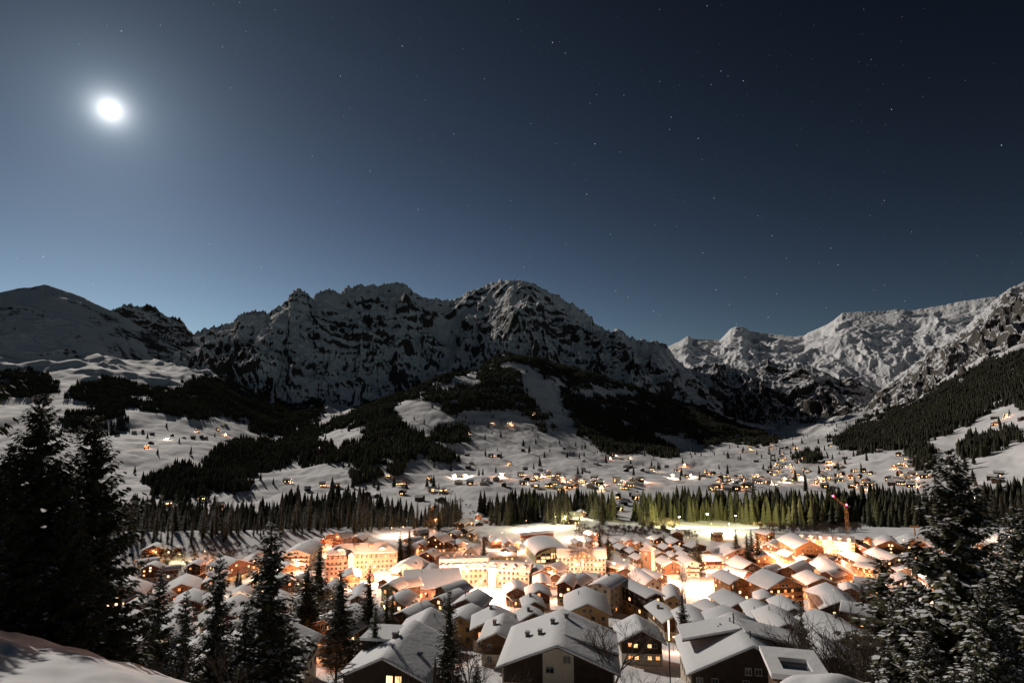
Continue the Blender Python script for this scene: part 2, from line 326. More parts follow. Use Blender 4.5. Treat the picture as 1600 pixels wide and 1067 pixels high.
# ---------------------------------------------------------------- mesh builder
class MB:
    def __init__(s): s.v = []; s.f = []; s.m = []
    def face(s, pts, mi=0):
        n = len(s.v); s.v += [tuple(p) for p in pts]; s.f.append(tuple(range(n, n + len(pts)))); s.m.append(mi)
    def box(s, x0, x1, y0, y1, z0, z1, mi=0):
        n = len(s.v); s.v += [(x0, y0, z0), (x1, y0, z0), (x1, y1, z0), (x0, y1, z0), (x0, y0, z1), (x1, y0, z1), (x1, y1, z1), (x0, y1, z1)]
        for q in ((0, 3, 2, 1), (4, 5, 6, 7), (0, 1, 5, 4), (1, 2, 6, 5), (2, 3, 7, 6), (3, 0, 4, 7)): s.f.append(tuple(n + i for i in q)); s.m.append(mi)
    def prism(s, poly, y0, y1, mi=0, mside=None):
        """poly in x,z (counter-clockwise seen from -y) extruded along y"""
        n = len(s.v); k = len(poly)
        s.v += [(x, y0, z) for x, z in poly] + [(x, y1, z) for x, z in poly]
        s.f.append(tuple(n + i for i in range(k))); s.m.append(mi)
        s.f.append(tuple(n + k + i for i in reversed(range(k)))); s.m.append(mi)
        for i in range(k):
            j = (i + 1) % k; s.f.append((n + i, n + k + i, n + k + j, n + j)); s.m.append(mi if mside is None else mside)
    def tube(s, p, q, r0, r1, n=6, mi=0, cap=True):
        p, q = Vector(p), Vector(q); d = (q - p).normalized(); a = d.orthogonal().normalized(); b = d.cross(a)
        k = len(s.v)
        for c, r in ((p, r0), (q, r1)):
            for i in range(n):
                t = 2 * math.pi * i / n; s.v.append(tuple(c + a * (r * math.cos(t)) + b * (r * math.sin(t))))
        for i in range(n):
            j = (i + 1) % n; s.f.append((k + i, k + j, k + n + j, k + n + i)); s.m.append(mi)
        if cap: s.f.append(tuple(k + n + i for i in range(n))); s.m.append(mi)
    def mesh(s, name, mats, smooth=False):
        me = bpy.data.meshes.new(name); me.from_pydata(s.v, [], s.f)
        if len(mats) > 1: me.polygons.foreach_set('material_index', s.m)
        for m in mats: me.materials.append(m)
        if smooth: me.polygons.foreach_set('use_smooth', [True] * len(s.f))
        me.update(); return me
def obj(name, me, parent=None, loc=(0, 0, 0), rz=0):
    o = bpy.data.objects.new(name, me); COL.objects.link(o)
    if parent: o.parent = parent
    o.location = loc
    if rz: o.rotation_euler = (0, 0, rz)
    return o
def tag(o, label, cat, group=None, kind=None):
    o['label'] = label; o['category'] = cat
    if group: o['group'] = group
    if kind: o['kind'] = kind
    return o
def fastmesh(name, V, Fc, mats, midx=None, smooth=False):
    """V (n,3), Fc (m,3 or 4)"""
    V = np.asarray(V, np.float32); Fc = np.asarray(Fc, np.int32)
    me = bpy.data.meshes.new(name); me.vertices.add(len(V)); me.vertices.foreach_set('co', V.ravel())
    me.loops.add(Fc.size); me.loops.foreach_set('vertex_index', Fc.ravel())
    me.polygons.add(len(Fc)); me.polygons.foreach_set('loop_start', np.arange(0, Fc.size, Fc.shape[1], dtype=np.int32))
    for m in mats: me.materials.append(m)
    if midx is not None: me.polygons.foreach_set('material_index', np.asarray(midx, np.int32))
    if smooth: me.polygons.foreach_set('use_smooth', np.ones(len(Fc), dtype=bool))
    me.update(calc_edges=True); return me

NEEDLE = mat('spruce_needles', (.075, .072, .038), .8, var=.45, vscale=.6, spec=.15)
NEEDLE2 = mat('spruce_needles_far', (.055, .056, .036), .85, spec=.1)
BARK = mat('bark', (.055, .042, .034), .9, bump=.5, bscale=6, spec=.1)
TWIG = mat('twigs', (.10, .075, .058), .85, spec=.1)
SNOWT = mat('branch_snow', (.80, .80, .80), .8, spec=.1)

def spruce_data(seed, H, Rb, whorls, per, twigs, snow, lobes=1, droop=1.0, core=.5):
    rg = np.random.RandomState(seed)
    TV = []; SV = []
    nb = 0
    for w in range(whorls):
        u = (w + rg.rand() * .6) / whorls
        h = H * (.035 + .96 * u)
        prof = (1 - u) ** .72 * (1 + .13 * math.sin(u * 23 + seed)) if u > .12 else (.78 + u * 1.1)
        for b in range(max(3, int(per * (1 - .45 * u)))):
            Lb = max(.18, Rb * prof * rg.uniform(.62, 1.12)) + .1
            if rg.rand() < .06: Lb *= .45
            a = rg.rand() * 2 * math.pi; ca, sa = math.cos(a), math.sin(a)
            hh = h + rg.uniform(-.3, .3) * H / whorls * 2
            el = .45 * u - .25 * (1 - u) + rg.uniform(-.12, .12)
            n = max(3, int(twigs * (.35 + .65 * Lb / Rb)))
            for i in range(n):
                s = (i + .5 + rg.uniform(-.3, .3)) / n
                s = .12 + .88 * s
                x = s * Lb; z = hh + x * el - droop * (.16 * Lb) * math.sin(s * 2.4) + .10 * Lb * s * s
                for side in ((-1, 1) if i < n - 1 else (-1, 0, 1)):
                    tl = (.16 + .36 * Lb * (1 - s * .72)) * rg.uniform(.6, 1.1) if side else .3 * Lb * .5 + .15
                    tl = min(tl, 1.15 if lobes < 3 else rg.uniform(.5, .95))
                    ang = side * rg.uniform(.5, 1.05)
                    for lb in range(lobes):
                        an = ang + (lb - (lobes - 1) / 2) * .5
                        st = lb * .0
                        dx, dy = math.cos(an), math.sin(an)
                        ll = tl * (1 if lb == lobes // 2 else .7)
                        dz = -rg.uniform(.2, .8)
                        wd = ll * (rg.uniform(.16, .26) if lobes == 1 else rg.uniform(.2, .34))
                        bx, by = x, side * .02
                        p0 = (bx, by, z)
                        m1 = (bx + dx * ll * .5 - dy * wd, by + dy * ll * .5 + dx * wd, z + dz * ll * .35 - .3 * wd)
                        m2 = (bx + dx * ll * .5 + dy * wd, by + dy * ll * .5 - dx * wd, z + dz * ll * .35 - .3 * wd)
                        p1 = (bx + dx * ll, by + dy * ll, z + dz * ll)
                        TV.append([(q[0] * ca - q[1] * sa, q[0] * sa + q[1] * ca, q[2]) for q in (p0, m1, p1, m2)])
                        if snow and rg.rand() < snow * (.5 + .5 * s) and lb == lobes // 2:
                            k = rg.uniform(.7, 1.05); c = ((p0[0] + p1[0]) / 2, (p0[1] + p1[1]) / 2, (p0[2] + p1[2]) / 2 + .09 + .10 * ll)
                            SV.append([((c[0] + (q[0] - c[0]) * k) * ca - (c[1] + (q[1] - c[1]) * k * 1.25) * sa, (c[0] + (q[0] - c[0]) * k) * sa + (c[1] + (q[1] - c[1]) * k * 1.25) * ca, c[2] + (q[2] - c[2]) * k * .35) for q in (p0, m1, p1, m2)])
    # dark inner mass of twigs round the stem: jagged skirts
    for w in range(int(whorls * .6)):
        u = (w + .5) / (whorls * .6); z = H * (.04 + .93 * u); prof = (1 - u) ** .72 if u > .12 else (.78 + u * 1.1); rr = Rb * prof * core; n = 7; a0 = rg.rand() * 6
        for i in range(n):
            a = a0 + 2 * math.pi * i / n; da = math.pi / n * 1.1; q = rr * rg.uniform(.7, 1.15); dzz = rr * .45 + .3
            TV.append([(0, 0, z + dzz * .6), (q * .8 * math.cos(a - da), q * .8 * math.sin(a - da), z - dzz * .3), (q * math.cos(a), q * math.sin(a), z - dzz), (q * .8 * math.cos(a + da), q * .8 * math.sin(a + da), z - dzz * .25)])
    return TV, SV
def quadmesh(name, Q, m):
    V = np.array(Q, np.float32).reshape(-1, 3); n = len(Q)
    Fc = (np.arange(n)[:, None] * 4 + np.array([0, 1, 2, 3])[None]); return fastmesh(name, V, Fc, [m])
def trunk_mesh(H, r, bm=BARK):
    b = MB(); b.tube((0, 0, -3), (0, 0, H * .5), r, r * .62, 7); b.tube((0, 0, H * .5), (0, 0, H * .98), r * .62, .03, 6); return b.mesh('trunk', [bm], True)
class SpruceKind:
    def __init__(s, seed, H, Rb, whorls, per, twigs, snow, lobes=1, needle=NEEDLE, droop=1.0, core=.5):
        T, S = spruce_data(seed, H, Rb, whorls, per, twigs, snow, lobes, droop, core)
        s.H = H; s.crown = quadmesh('crown', T, needle); s.snow = quadmesh('snow', S, SNOWT) if S else None; s.trunk = trunk_mesh(H, H * .013 + .06)
    def place(s, x, y, z, H, label, group=None, rz=None, wide=1.0, name='spruce_tree', cat='tree'):
        e = obj(name, None, None, (x, y, z), rng.uniform(0, 6.28) if rz is None else rz); k = H / s.H; e.scale = (k * wide, k * wide, k)
        tag(e, label, cat, group); obj('trunk', s.trunk, e); obj('crown', s.crown, e)['kind'] = 'stuff'
        if s.snow: obj('snow', s.snow, e)['kind'] = 'stuff'
        return e

def inpoly(px, py, poly):
    r = np.zeros(px.shape, bool); n = len(poly); j = n - 1
    for i in range(n):
        xi, yi = poly[i]; xj, yj = poly[j]
        c = ((yi > py) != (yj > py)) & (px < (xj - xi) * (py - yi) / (yj - yi + 1e-9) + xi); r ^= c; j = i
    return r
WOODS = {
 'right': ([(1300, 692), (1335, 672), (1345, 660), (1395, 640), (1420, 640), (1440, 625), (1480, 602), (1530, 577), (1600, 547), (1760, 490), (1760, 590), (1640, 625), (1600, 640), (1560, 632), (1530, 655), (1490, 674), (1450, 690), (1405, 700), (1360, 708), (1320, 704)], [(1352, 662), (1378, 648), (1392, 654), (1372, 666)]),
 'hill_left': ([(340, 745), (400, 722), (440, 706), (480, 682), (520, 662), (560, 642), (600, 620), (612, 630), (618, 655), (640, 672), (690, 700), (722, 722), (705, 728), (680, 722), (655, 716), (628, 728), (622, 742), (600, 742), (570, 742), (560, 726), (530, 722), (480, 728), (450, 726), (410, 738), (360, 752)], [(486, 690), (512, 672), (575, 664), (566, 690), (525, 700)]),
 'hill_mid': ([(664, 616), (690, 608), (735, 606), (746, 596), (750, 578), (800, 576), (812, 590), (818, 612), (842, 642), (862, 652), (836, 656), (800, 641), (740, 641), (704, 652), (680, 634)], None),
 'hill_top': ([(600, 626), (640, 606), (680, 588), (740, 558), (790, 542), (832, 552), (842, 578), (800, 566), (745, 574), (690, 602), (650, 620), (612, 630)], None),
 'hill_right': ([(826, 550), (870, 560), (930, 582), (1000, 598), (1080, 625), (1160, 662), (1215, 690), (1190, 696), (1130, 688), (1104, 702), (1072, 676), (1052, 678), (1025, 672), (1034, 692), (1056, 706), (1050, 720), (1030, 712), (1002, 702), (985, 708), (945, 706), (920, 692), (892, 652), (880, 622), (884, 600), (850, 590)], [(893, 612), (930, 602), (990, 606), (1000, 622), (950, 620), (915, 624)]),
 'hill_low': ([(676, 670), (732, 668), (734, 690), (700, 694), (680, 688)], None), 'hill_low2': ([(832, 660), (852, 658), (863, 674), (845, 678)], None), 'hill_low3': ([(542, 742), (580, 737), (584, 752), (550, 762)], None),
 'left_a': ([(-150, 582), (0, 586), (40, 580), (80, 590), (84, 614), (50, 622), (-150, 622)], None),
 'left_b': ([(98, 616), (150, 592), (190, 592), (230, 606), (280, 612), (300, 594), (330, 590), (400, 592), (440, 602), (500, 627), (506, 645), (480, 666), (440, 682), (400, 676), (388, 652), (370, 656), (340, 650), (310, 656), (280, 650), (250, 645), (200, 636), (180, 642), (140, 634)], [(205, 618), (235, 620), (240, 630), (212, 632)]),
 'left_c': ([(300, 742), (330, 712), (352, 700), (384, 690), (440, 690), (500, 660), (480, 690), (440, 712), (400, 728), (330, 748)], None),
 'left_d': ([(228, 752), (280, 730), (300, 740), (330, 752), (392, 745), (394, 768), (320, 772), (280, 784), (240, 775)], None),
 'left_e': ([(95, 650), (180, 640), (200, 660), (195, 675), (100, 675)], None),
 'right_b': ([(1500, 702), (1520, 690), (1582, 673), (1592, 688), (1550, 706), (1508, 720)], None), 'right_c': ([(1418, 712), (1440, 696), (1456, 700), (1460, 725), (1440, 736), (1424, 728)], None),
 'mid_bushes': ([(1240, 715), (1270, 712), (1285, 716), (1260, 724)], None),
}
BANDS = {
 'the left wood behind the hotel': [(150, 812), (240, 806), (330, 818), (440, 806), (500, 800), (600, 808), (640, 822), (600, 830), (560, 832), (480, 836), (400, 846), (300, 850), (195, 852), (150, 850)],
 'the small wood above the grand hotel': [(440, 800), (470, 790), (530, 785), (585, 795), (540, 812), (450, 814)],
 'the short tree row above the village': [(645, 822), (700, 812), (722, 818), (690, 828), (650, 832)],
 'the tree row behind the round roofed hall': [(745, 800), (780, 797), (860, 800), (950, 796), (952, 811), (860, 813), (790, 816), (755, 813)],
 'the floodlit wood behind the village': [(998, 816), (1004, 795), (1060, 793), (1130, 792), (1215, 794), (1215, 819), (1100, 815), (1040, 812), (1015, 826)],
 'the dark wood behind the crane': [(1215, 794), (1320, 792), (1450, 790), (1462, 812), (1440, 820), (1300, 822), (1215, 820)],
 'the wood behind the big right spruce': [(1462, 800), (1650, 790), (1650, 825), (1500, 826), (1462, 820)]}
# candidate positions, uniform per square metre
NC = 420000
ra = np.sqrt(nrg.rand(NC) * (4700. ** 2 - 560. ** 2) + 560. ** 2); aa = nrg.uniform(R(-46), R(46), NC)
cxx, cyy = ra * np.sin(aa), ra * np.cos(aa); czz = ground_z(cxx, cyy)
ppx, ppy = proj(cxx, cyy, czz)
jx = ppx + fbm(cxx / 60, cyy / 60, 3, 201) * 12; jy = ppy + fbm(cxx / 60, cyy / 60, 3, 203) * 8
near_pts = {}; far_mask = np.zeros(NC, bool)
for k, p in BANDS.items():
    near_pts[k] = np.nonzero(inpoly(ppx + noise(cxx / 45, cyy / 45, 211) * 16, ppy + fbm(cxx / 60, cyy / 60, 3, 213) * 13, p) & (ra < 1150) & (fbm(cxx / 45, cyy / 45, 3, 217) > -.32))[0]
for k, (p, hole) in WOODS.items():
    m = inpoly(jx, jy, p) & (ra > 950)
    if hole: m &= ~inpoly(jx, jy, hole)
    m &= fbm(cxx / 70, cyy / 70, 4, 207) > -.42
    far_mask |= m
# scattered single trees on the fields
sc_m = (nrg.rand(NC) < .0018 * (1 + 5 * np.clip(noise(cxx / 120, cyy / 120, 231), 0, 1))) & (ra > 1100) & (ppy > 600) & (ppx > 200) & ~far_mask
def far_spruce(seed, m):
    rg = np.random.RandomState(seed); V = []; Fc = []
    H = 1.0
    for t in range(6):
        u = t / 6; z0 = .06 + .8 * u; z1 = z0 + .30; rr = (.15 + .02 * (seed % 4)) * (1 - u) ** .8 + .02; n = 7
        k = len(V); V.append((0, 0, min(z1, 1.0)))
        for i in range(n * 2):
            a = 2 * math.pi * i / (n * 2) + rg.rand() * .2; q = rr * (rg.uniform(.8, 1.25) if i % 2 == 0 else rg.uniform(.45, .65)); V.append((q * math.cos(a), q * math.sin(a), z0 - (.03 if i % 2 == 0 else -.02)))
        for i in range(n * 2): Fc.append((k, k + 1 + i, k + 1 + (i + 1) % (n * 2)))
    me = fastmesh('crown', V, Fc, [m]); return bpy.data.objects.new('spruce', me)
FARC = bpy.data.collections.new('spruce_shapes')
for i in range(4): FARC.objects.link(far_spruce(300 + i, NEEDLE2))
def forest(name, idx, label, hmin, hmax, seed):
    P = np.stack([cxx[idx], cyy[idx], czz[idx] - .5], -1)
    me = bpy.data.meshes.new(name); me.vertices.add(len(P)); me.vertices.foreach_set('co', P.astype(np.float32).ravel()); me.update()
    rg = np.random.RandomState(seed); h = rg.uniform(hmin, hmax, len(P)) * (1 + .22 * noise(P[:, 0] / 70, P[:, 1] / 70, 5)) * np.where(rg.rand(len(P)) < .3, rg.uniform(.4, .8, len(P)), 1)
    at = me.attributes.new('height', 'FLOAT', 'POINT'); at.data.foreach_set('value', h.astype(np.float32))
    o = obj(name, me); tag(o, label, 'forest', None, 'stuff')
    g = bpy.data.node_groups.new(name, 'GeometryNodeTree')
    g.interface.new_socket('Geometry', in_out='INPUT', socket_type='NodeSocketGeometry'); g.interface.new_socket('Geometry', in_out='OUTPUT', socket_type='NodeSocketGeometry')
    i_ = g.nodes.new('NodeGroupInput'); o_ = g.nodes.new('NodeGroupOutput')
    ip = g.nodes.new('GeometryNodeInstanceOnPoints'); ci = g.nodes.new('GeometryNodeCollectionInfo'); ci.inputs[0].default_value = FARC; ci.inputs['Separate Children'].default_value = True; ci.inputs['Reset Children'].default_value = True
    g.links.new(i_.outputs[0], ip.inputs['Points']); g.links.new(ci.outputs[0], ip.inputs['Instance']); ip.inputs['Pick Instance'].default_value = True
    na = g.nodes.new('GeometryNodeInputNamedAttribute'); na.data_type = 'FLOAT'; na.inputs[0].default_value = 'height'
    g.links.new(na.outputs[0], ip.inputs['Scale'])
    rv = g.nodes.new('FunctionNodeRandomValue'); rv.data_type = 'FLOAT_VECTOR'; rv.inputs[0].default_value = (0, 0, 0); rv.inputs[1].default_value = (0, 0, 6.28)
    g.links.new(rv.outputs[0], ip.inputs['Rotation']); g.links.new(ip.outputs[0], o_.inputs[0])
    md = o.modifiers.new('trees', 'NODES'); md.node_group = g
    return o
allfar = np.nonzero(far_mask | sc_m)[0]
sl = (cxx[allfar] / cyy[allfar])
xs_ = ppx[allfar]
forest('spruce_forest', allfar[(xs_ < 520) & (ppy[allfar] < 690) & (ra[allfar] > 1900)], 'dark spruce forest along the foot of the left snow peak', 15, 25, 1)
forest('spruce_forest', allfar[~((xs_ < 520) & (ppy[allfar] < 690) & (ra[allfar] > 1900)) & (xs_ < 1225)], 'dark spruce forest covering the central hill and its flanks', 16, 28, 2)
forest('spruce_forest', allfar[xs_ >= 1225], 'dark spruce forest climbing the slope at the right', 18, 30, 3)

MIDK = [SpruceKind(40 + i, 30, 4.0 + .7 * (i % 2), 40, 10, 4, .16, 1, NEEDLE) for i in range(4)]
# thin out the bands, keep about 300 single trees; the rest is one mass
single = []; mass = []
for k, idx in near_pts.items():
    taken = []
    for i in idx:
        if all((cxx[i] - cxx[j]) ** 2 + (cyy[i] - cyy[j]) ** 2 > (62 if 'left wood' in k else 30) for j in taken): taken.append(i)
    for i in taken: single.append((ra[i], i, k))
single.sort(key=lambda t: t[0])
print('band trees', len(single))
NS = 255
mass = [t[1] for t in single[NS:]]; single = single[:NS]
forest('spruce_forest', np.array(mass), 'mass of spruces further back in the wood behind the village', 20, 36, 4)
byband = {}; BANDT = []
for r_, i, k in single: byband.setdefault(k, []).append(i)
for k, lst in byband.items():
    for i in lst:
        Hh = rng.uniform(18, 35) * (.65 if rng.random() < .3 else 1) * (1 + .2 * float(noise(cxx[i] / 50, cyy[i] / 50, 9)))
        e_ = MIDK[rng.randrange(4)].place(cxx[i], cyy[i], czz[i] - .3, Hh, 'tall dark spruce in ' + k, 'spruces in ' + k, wide=rng.choice((rng.uniform(.85, 1.1), rng.uniform(1.1, 1.6)))); BANDT.append([float(ppx[i]), float(ppy[i]), e_, ('tall' if Hh > 27 else 'short' if Hh < 18 else 'middle sized') + ' dark spruce in ' + ('left wood' if 'left wood' in k else 'valley wood'), k])
# ================================================================ village
def lit(name, col, s):
    m = mat(name, (.02, .02, .02), .4, emit=col, es=s)
    try: m.cycles.emission_sampling = 'NONE'
    except Exception: pass
    return m
WALLM = {
 'cream': mat('cream_render', (.50, .43, .33), .9, var=.10, vscale=.8, bump=.2, bscale=4), 'white': mat('white_render', (.62, .57, .50), .9, var=.08, vscale=.8, bump=.2, bscale=4),
 'ochre': mat('ochre_render', (.42, .29, .14), .9, var=.12, vscale=.8), 'pink': mat('salmon_render', (.50, .30, .22), .9, var=.1, vscale=.8), 'green': mat('pale_green_render', (.34, .36, .20), .9, var=.1, vscale=.8),
 'stone': mat('tower_stone', (.34, .24, .16), .95, var=.35, vscale=1.4, bump=.8, bscale=2.5)}
def plank(name, base):
    m = mat(name, base, .75, var=.3, vscale=.7, spec=.2); t = m.node_tree; b = t.nodes['Principled BSDF']
    tc = t.nodes.new('ShaderNodeTexCoord'); w = t.nodes.new('ShaderNodeTexWave'); w.bands_direction = 'Z'; w.inputs['Scale'].default_value = 1.6; w.inputs['Distortion'].default_value = .2
    t.links.new(tc.outputs['Object'], w.inputs['Vector']); bp = t.nodes.new('ShaderNodeBump'); bp.inputs['Strength'].default_value = .6; bp.inputs['Distance'].default_value = .04
    t.links.new(w.outputs[0], bp.inputs['Height']); t.links.new(bp.outputs[0], b.inputs['Normal']); return m
WOODM = {'brown': plank('brown_boards', (.12, .062, .032)), 'dark': plank('dark_boards', (.045, .028, .018)), 'red': plank('red_brown_boards', (.17, .055, .028)), 'honey': plank('honey_boards', (.26, .135, .055)), 'grey': plank('grey_boards', (.11, .095, .075))}
FRAME = mat('window_frame_paint', (.45, .38, .30), .6); GLASSD = mat('dark_glass', (.015, .016, .02), .08, spec=.6)
GL = [lit('lit_pane_warm', (1, .55, .24), 2.2), lit('lit_pane_yellow', (1, .66, .32), 3.2), lit('lit_pane_orange', (1, .38, .13), 1.6)]
SOFFIT = plank('soffit_boards', (.10, .055, .03)); METAL = mat('dark_sheet_metal', (.045, .042, .04), .5, metal=.3); BRICKM = mat('chimney_render', (.20, .15, .12), .9, var=.2, vscale=3)
LAMPG = lit('lamp_glass', (1, .66, .34), 30); LAMPW = lit('white_lamp_glass', (1, .9, .7), 60)
_wm = {}
def wmesh(w, h, pane, wide=1):
    """frame with mullions set 6 cm proud; the pane is recessed; faces -y"""
    k = ('f', w, h, wide)
    if k not in _wm:
        b = MB(); t = .09
        b.box(-w/2-t, w/2+t, -.07, .03, -h/2-t, -h/2); b.box(-w/2-t, w/2+t, -.07, .03, h/2, h/2+t); b.box(-w/2-t, -w/2, -.07, .03, -h/2, h/2); b.box(w/2, w/2+t, -.07, .03, -h/2, h/2)
        for i in range(1, wide + 1): x = -w/2 + w * i / (wide + 1); b.box(x-.035, x+.035, -.05, .03, -h/2, h/2)
        b.box(-w/2-t-.05, w/2+t+.05, -.16, .03, -h/2-t-.07, -h/2-t)
        _wm[k] = b.mesh('window', [FRAME])
    k2 = ('p', w, h, pane)
    if k2 not in _wm:
        b = MB(); b.face([(-w/2, -.012, -h/2), (w/2, -.012, -h/2), (w/2, -.012, h/2), (-w/2, -.012, h/2)])
        _wm[k2] = b.mesh('pane', [[GLASSD] + GL][0][pane:pane+1])
    return _wm[k], _wm[k2]
def wmesh1(w, h, pane):
    k = ('1', w, h, pane)
    if k not in _wm:
        b = MB(); t = .10
        b.box(-w/2-t, w/2+t, -.07, .03, -h/2-t, -h/2); b.box(-w/2-t, w/2+t, -.07, .03, h/2, h/2+t); b.box(-w/2-t, -w/2, -.07, .03, -h/2, h/2); b.box(w/2, w/2+t, -.07, .03, -h/2, h/2)
        b.box(-.04, .04, -.05, .03, -h/2, h/2)
        b.face([(-w/2, -.012, -h/2), (w/2, -.012, -h/2), (w/2, -.012, h/2), (-w/2, -.012, h/2)], 1)
        _wm[k] = b.mesh('window', [FRAME, ([GLASSD] + GL)[pane]])
    return _wm[k]
def add_window(parent, loc, rz, w, h, pane, near, wide=1):
    if near:
        f, p = wmesh(w, h, pane, wide); o = obj('window', f, parent, loc, rz); obj('pane', p, o)
    else: o = obj('window', wmesh1(w, h, pane), parent, loc, rz)
    return o
def slab(prof, ys, mname, m, top=None):
    """loft a closed x,z profile along y. prof(k) -> list of points"""
    b = MB(); P = [prof(i) for i in range(len(ys))]; n = len(P[0])
    for i, y in enumerate(ys): b.v += [(x, y, z) for x, z in P[i]]
    for i in range(len(ys) - 1):
        for j in range(n):
            k = (j + 1) % n; b.f.append((i*n+j, (i+1)*n+j, (i+1)*n+k, i*n+k)); b.m.append(0)
    h = n // 2
    for base, rev in ((0, False), ((len(ys) - 1) * n, True)):   # end caps as strips (profile: n/2 bottom points then n/2 top points reversed)
        for j in range(h - 1):
            q = (base + j, base + j + 1, base + n - 2 - j, base + n - 1 - j); b.f.append(q[::-1] if rev else q); b.m.append(0)
    return b.mesh(mname, [m])
def gable_roof(parent, W, Ln, ze, zr, oh, og, near, snow_t=.38, curved=0, y0=0.0, cx=0.0, x0s=1.0):
    rg = random.Random(int(W * 1000 + Ln * 77)); hx = W / 2 + oh; sl = (zr - ze) / (W / 2); zl = ze - sl * oh
    xs = [-hx, -hx * .5, 0, hx * .5, hx]
    if curved: xs = [-hx + 2 * hx * i / 16 for i in range(17)]
    def zz(x):
        u = abs(x) / hx
        if curved: return zl + (zr - zl) * (1 - u ** 2.2) ** .55
        return zr + (zl - zr) * u
    t = .22
    bot = [(cx + x, zz(x)) for x in xs]
    pr = bot + [(x, z + t) for x, z in reversed(bot)]
    ys = [y0 - og, y0 + Ln + og]
    rf = obj('roof', slab(lambda i: pr, ys, 'roof', SOFFIT), parent)
    n = max(3, int(Ln / (1.2 if near else 4)))
    ys = [y0 - og - .06, y0 - og + .12, y0 - og + .45] + [y0 + (Ln) * i / n for i in range(1, n)] + [y0 + Ln + og - .45, y0 + Ln + og - .12, y0 + Ln + og + .06]
    if near: xs2 = [-hx - .06, -hx + .1] + [-hx + 2 * hx * i / 14 for i in range(1, 14)] + [hx - .1, hx + .06]
    else: xs2 = [-hx - .06, -hx + .14] + list(xs[1:-1]) + [hx - .14, hx + .06]
    sd = rg.randrange(1000)
    def prof(i):
        k = (.35 if i in (0, len(ys) - 1) else .85 if i in (1, len(ys) - 2) else 1)
        B = [(cx + x, zz(min(hx, abs(x))) + t + .004) for x in xs2]; T = []
        for j, x in enumerate(xs2):
            e = .3 if j in (0, len(xs2) - 1) else .85 if j in (1, len(xs2) - 2) else 1
            nn = 1 + (.06 * math.sin(x * 1.3 + sd) * math.sin(ys[i] * .9 + sd) + .04 * math.sin(x * 3.1 + ys[i] * 2.3)) * (1 if near else .5)
            dropr = -.08 if abs(x) < .01 else 0
            T.append((cx + x, zz(min(hx, abs(x))) + t + .004 + snow_t * k * e * nn + dropr))
        return B + T[::-1]
    me = slab(prof, ys, 'snow', SNOW); me.polygons.foreach_set('use_smooth', [True] * len(me.polygons))
    obj('snow', me, rf)
    return rf
def chimney(parent, x, y, zb, h=1.6, w=.8, pipe=False):
    b = MB()
    if pipe: b.tube((0, 0, -1), (0, 0, h), .14, .14, 8)
    else: b.box(-w/2, w/2, -w/2, w/2, -1.2, h)
    c = obj('chimney', b.mesh('chimney', [METAL if pipe else BRICKM]), parent, (x, y, zb))
    b = MB()
    if pipe: b.tube((0, 0, h), (0, 0, h + .22), .24, .05, 8)
    else: b.box(-w/2-.12, w/2+.12, -w/2-.12, w/2+.12, h, h + .12); b.box(-w/2-.02, w/2+.02, -w/2-.02, w/2+.02, h + .12, h + .38, 1)
    obj('cap', b.mesh('cap', [METAL, SNOW]), c)
FOOT = []
HOUSES = []     # (px, py, empty, desc, far)
def solve(px, py, h, rmin=62, rmax=700, step=.5):
    """distance along the sight line at which the ground lies h below it"""
    a, t = unproj(px, py); a = float(a); t = float(t)
    r = np.arange(rmin, rmax, step); z = ground_z(r * math.sin(a), r * math.cos(a)) + h
    c = z >= t * r; k = np.nonzero(c[1:] & ~c[:-1])[0]
    i = k[0] + 1 if len(k) else int(np.argmin(np.abs(z - t * r) / r))
    return a, t, float(r[i])
COLW = {'cream': 'cream', 'white': 'white', 'ochre': 'ochre', 'pink': 'salmon', 'green': 'pale green', 'stone': 'stone'}
COLD = {'brown': 'brown wood', 'dark': 'dark wood', 'red': 'red brown wood', 'honey': 'honey wood', 'grey': 'grey wood'}
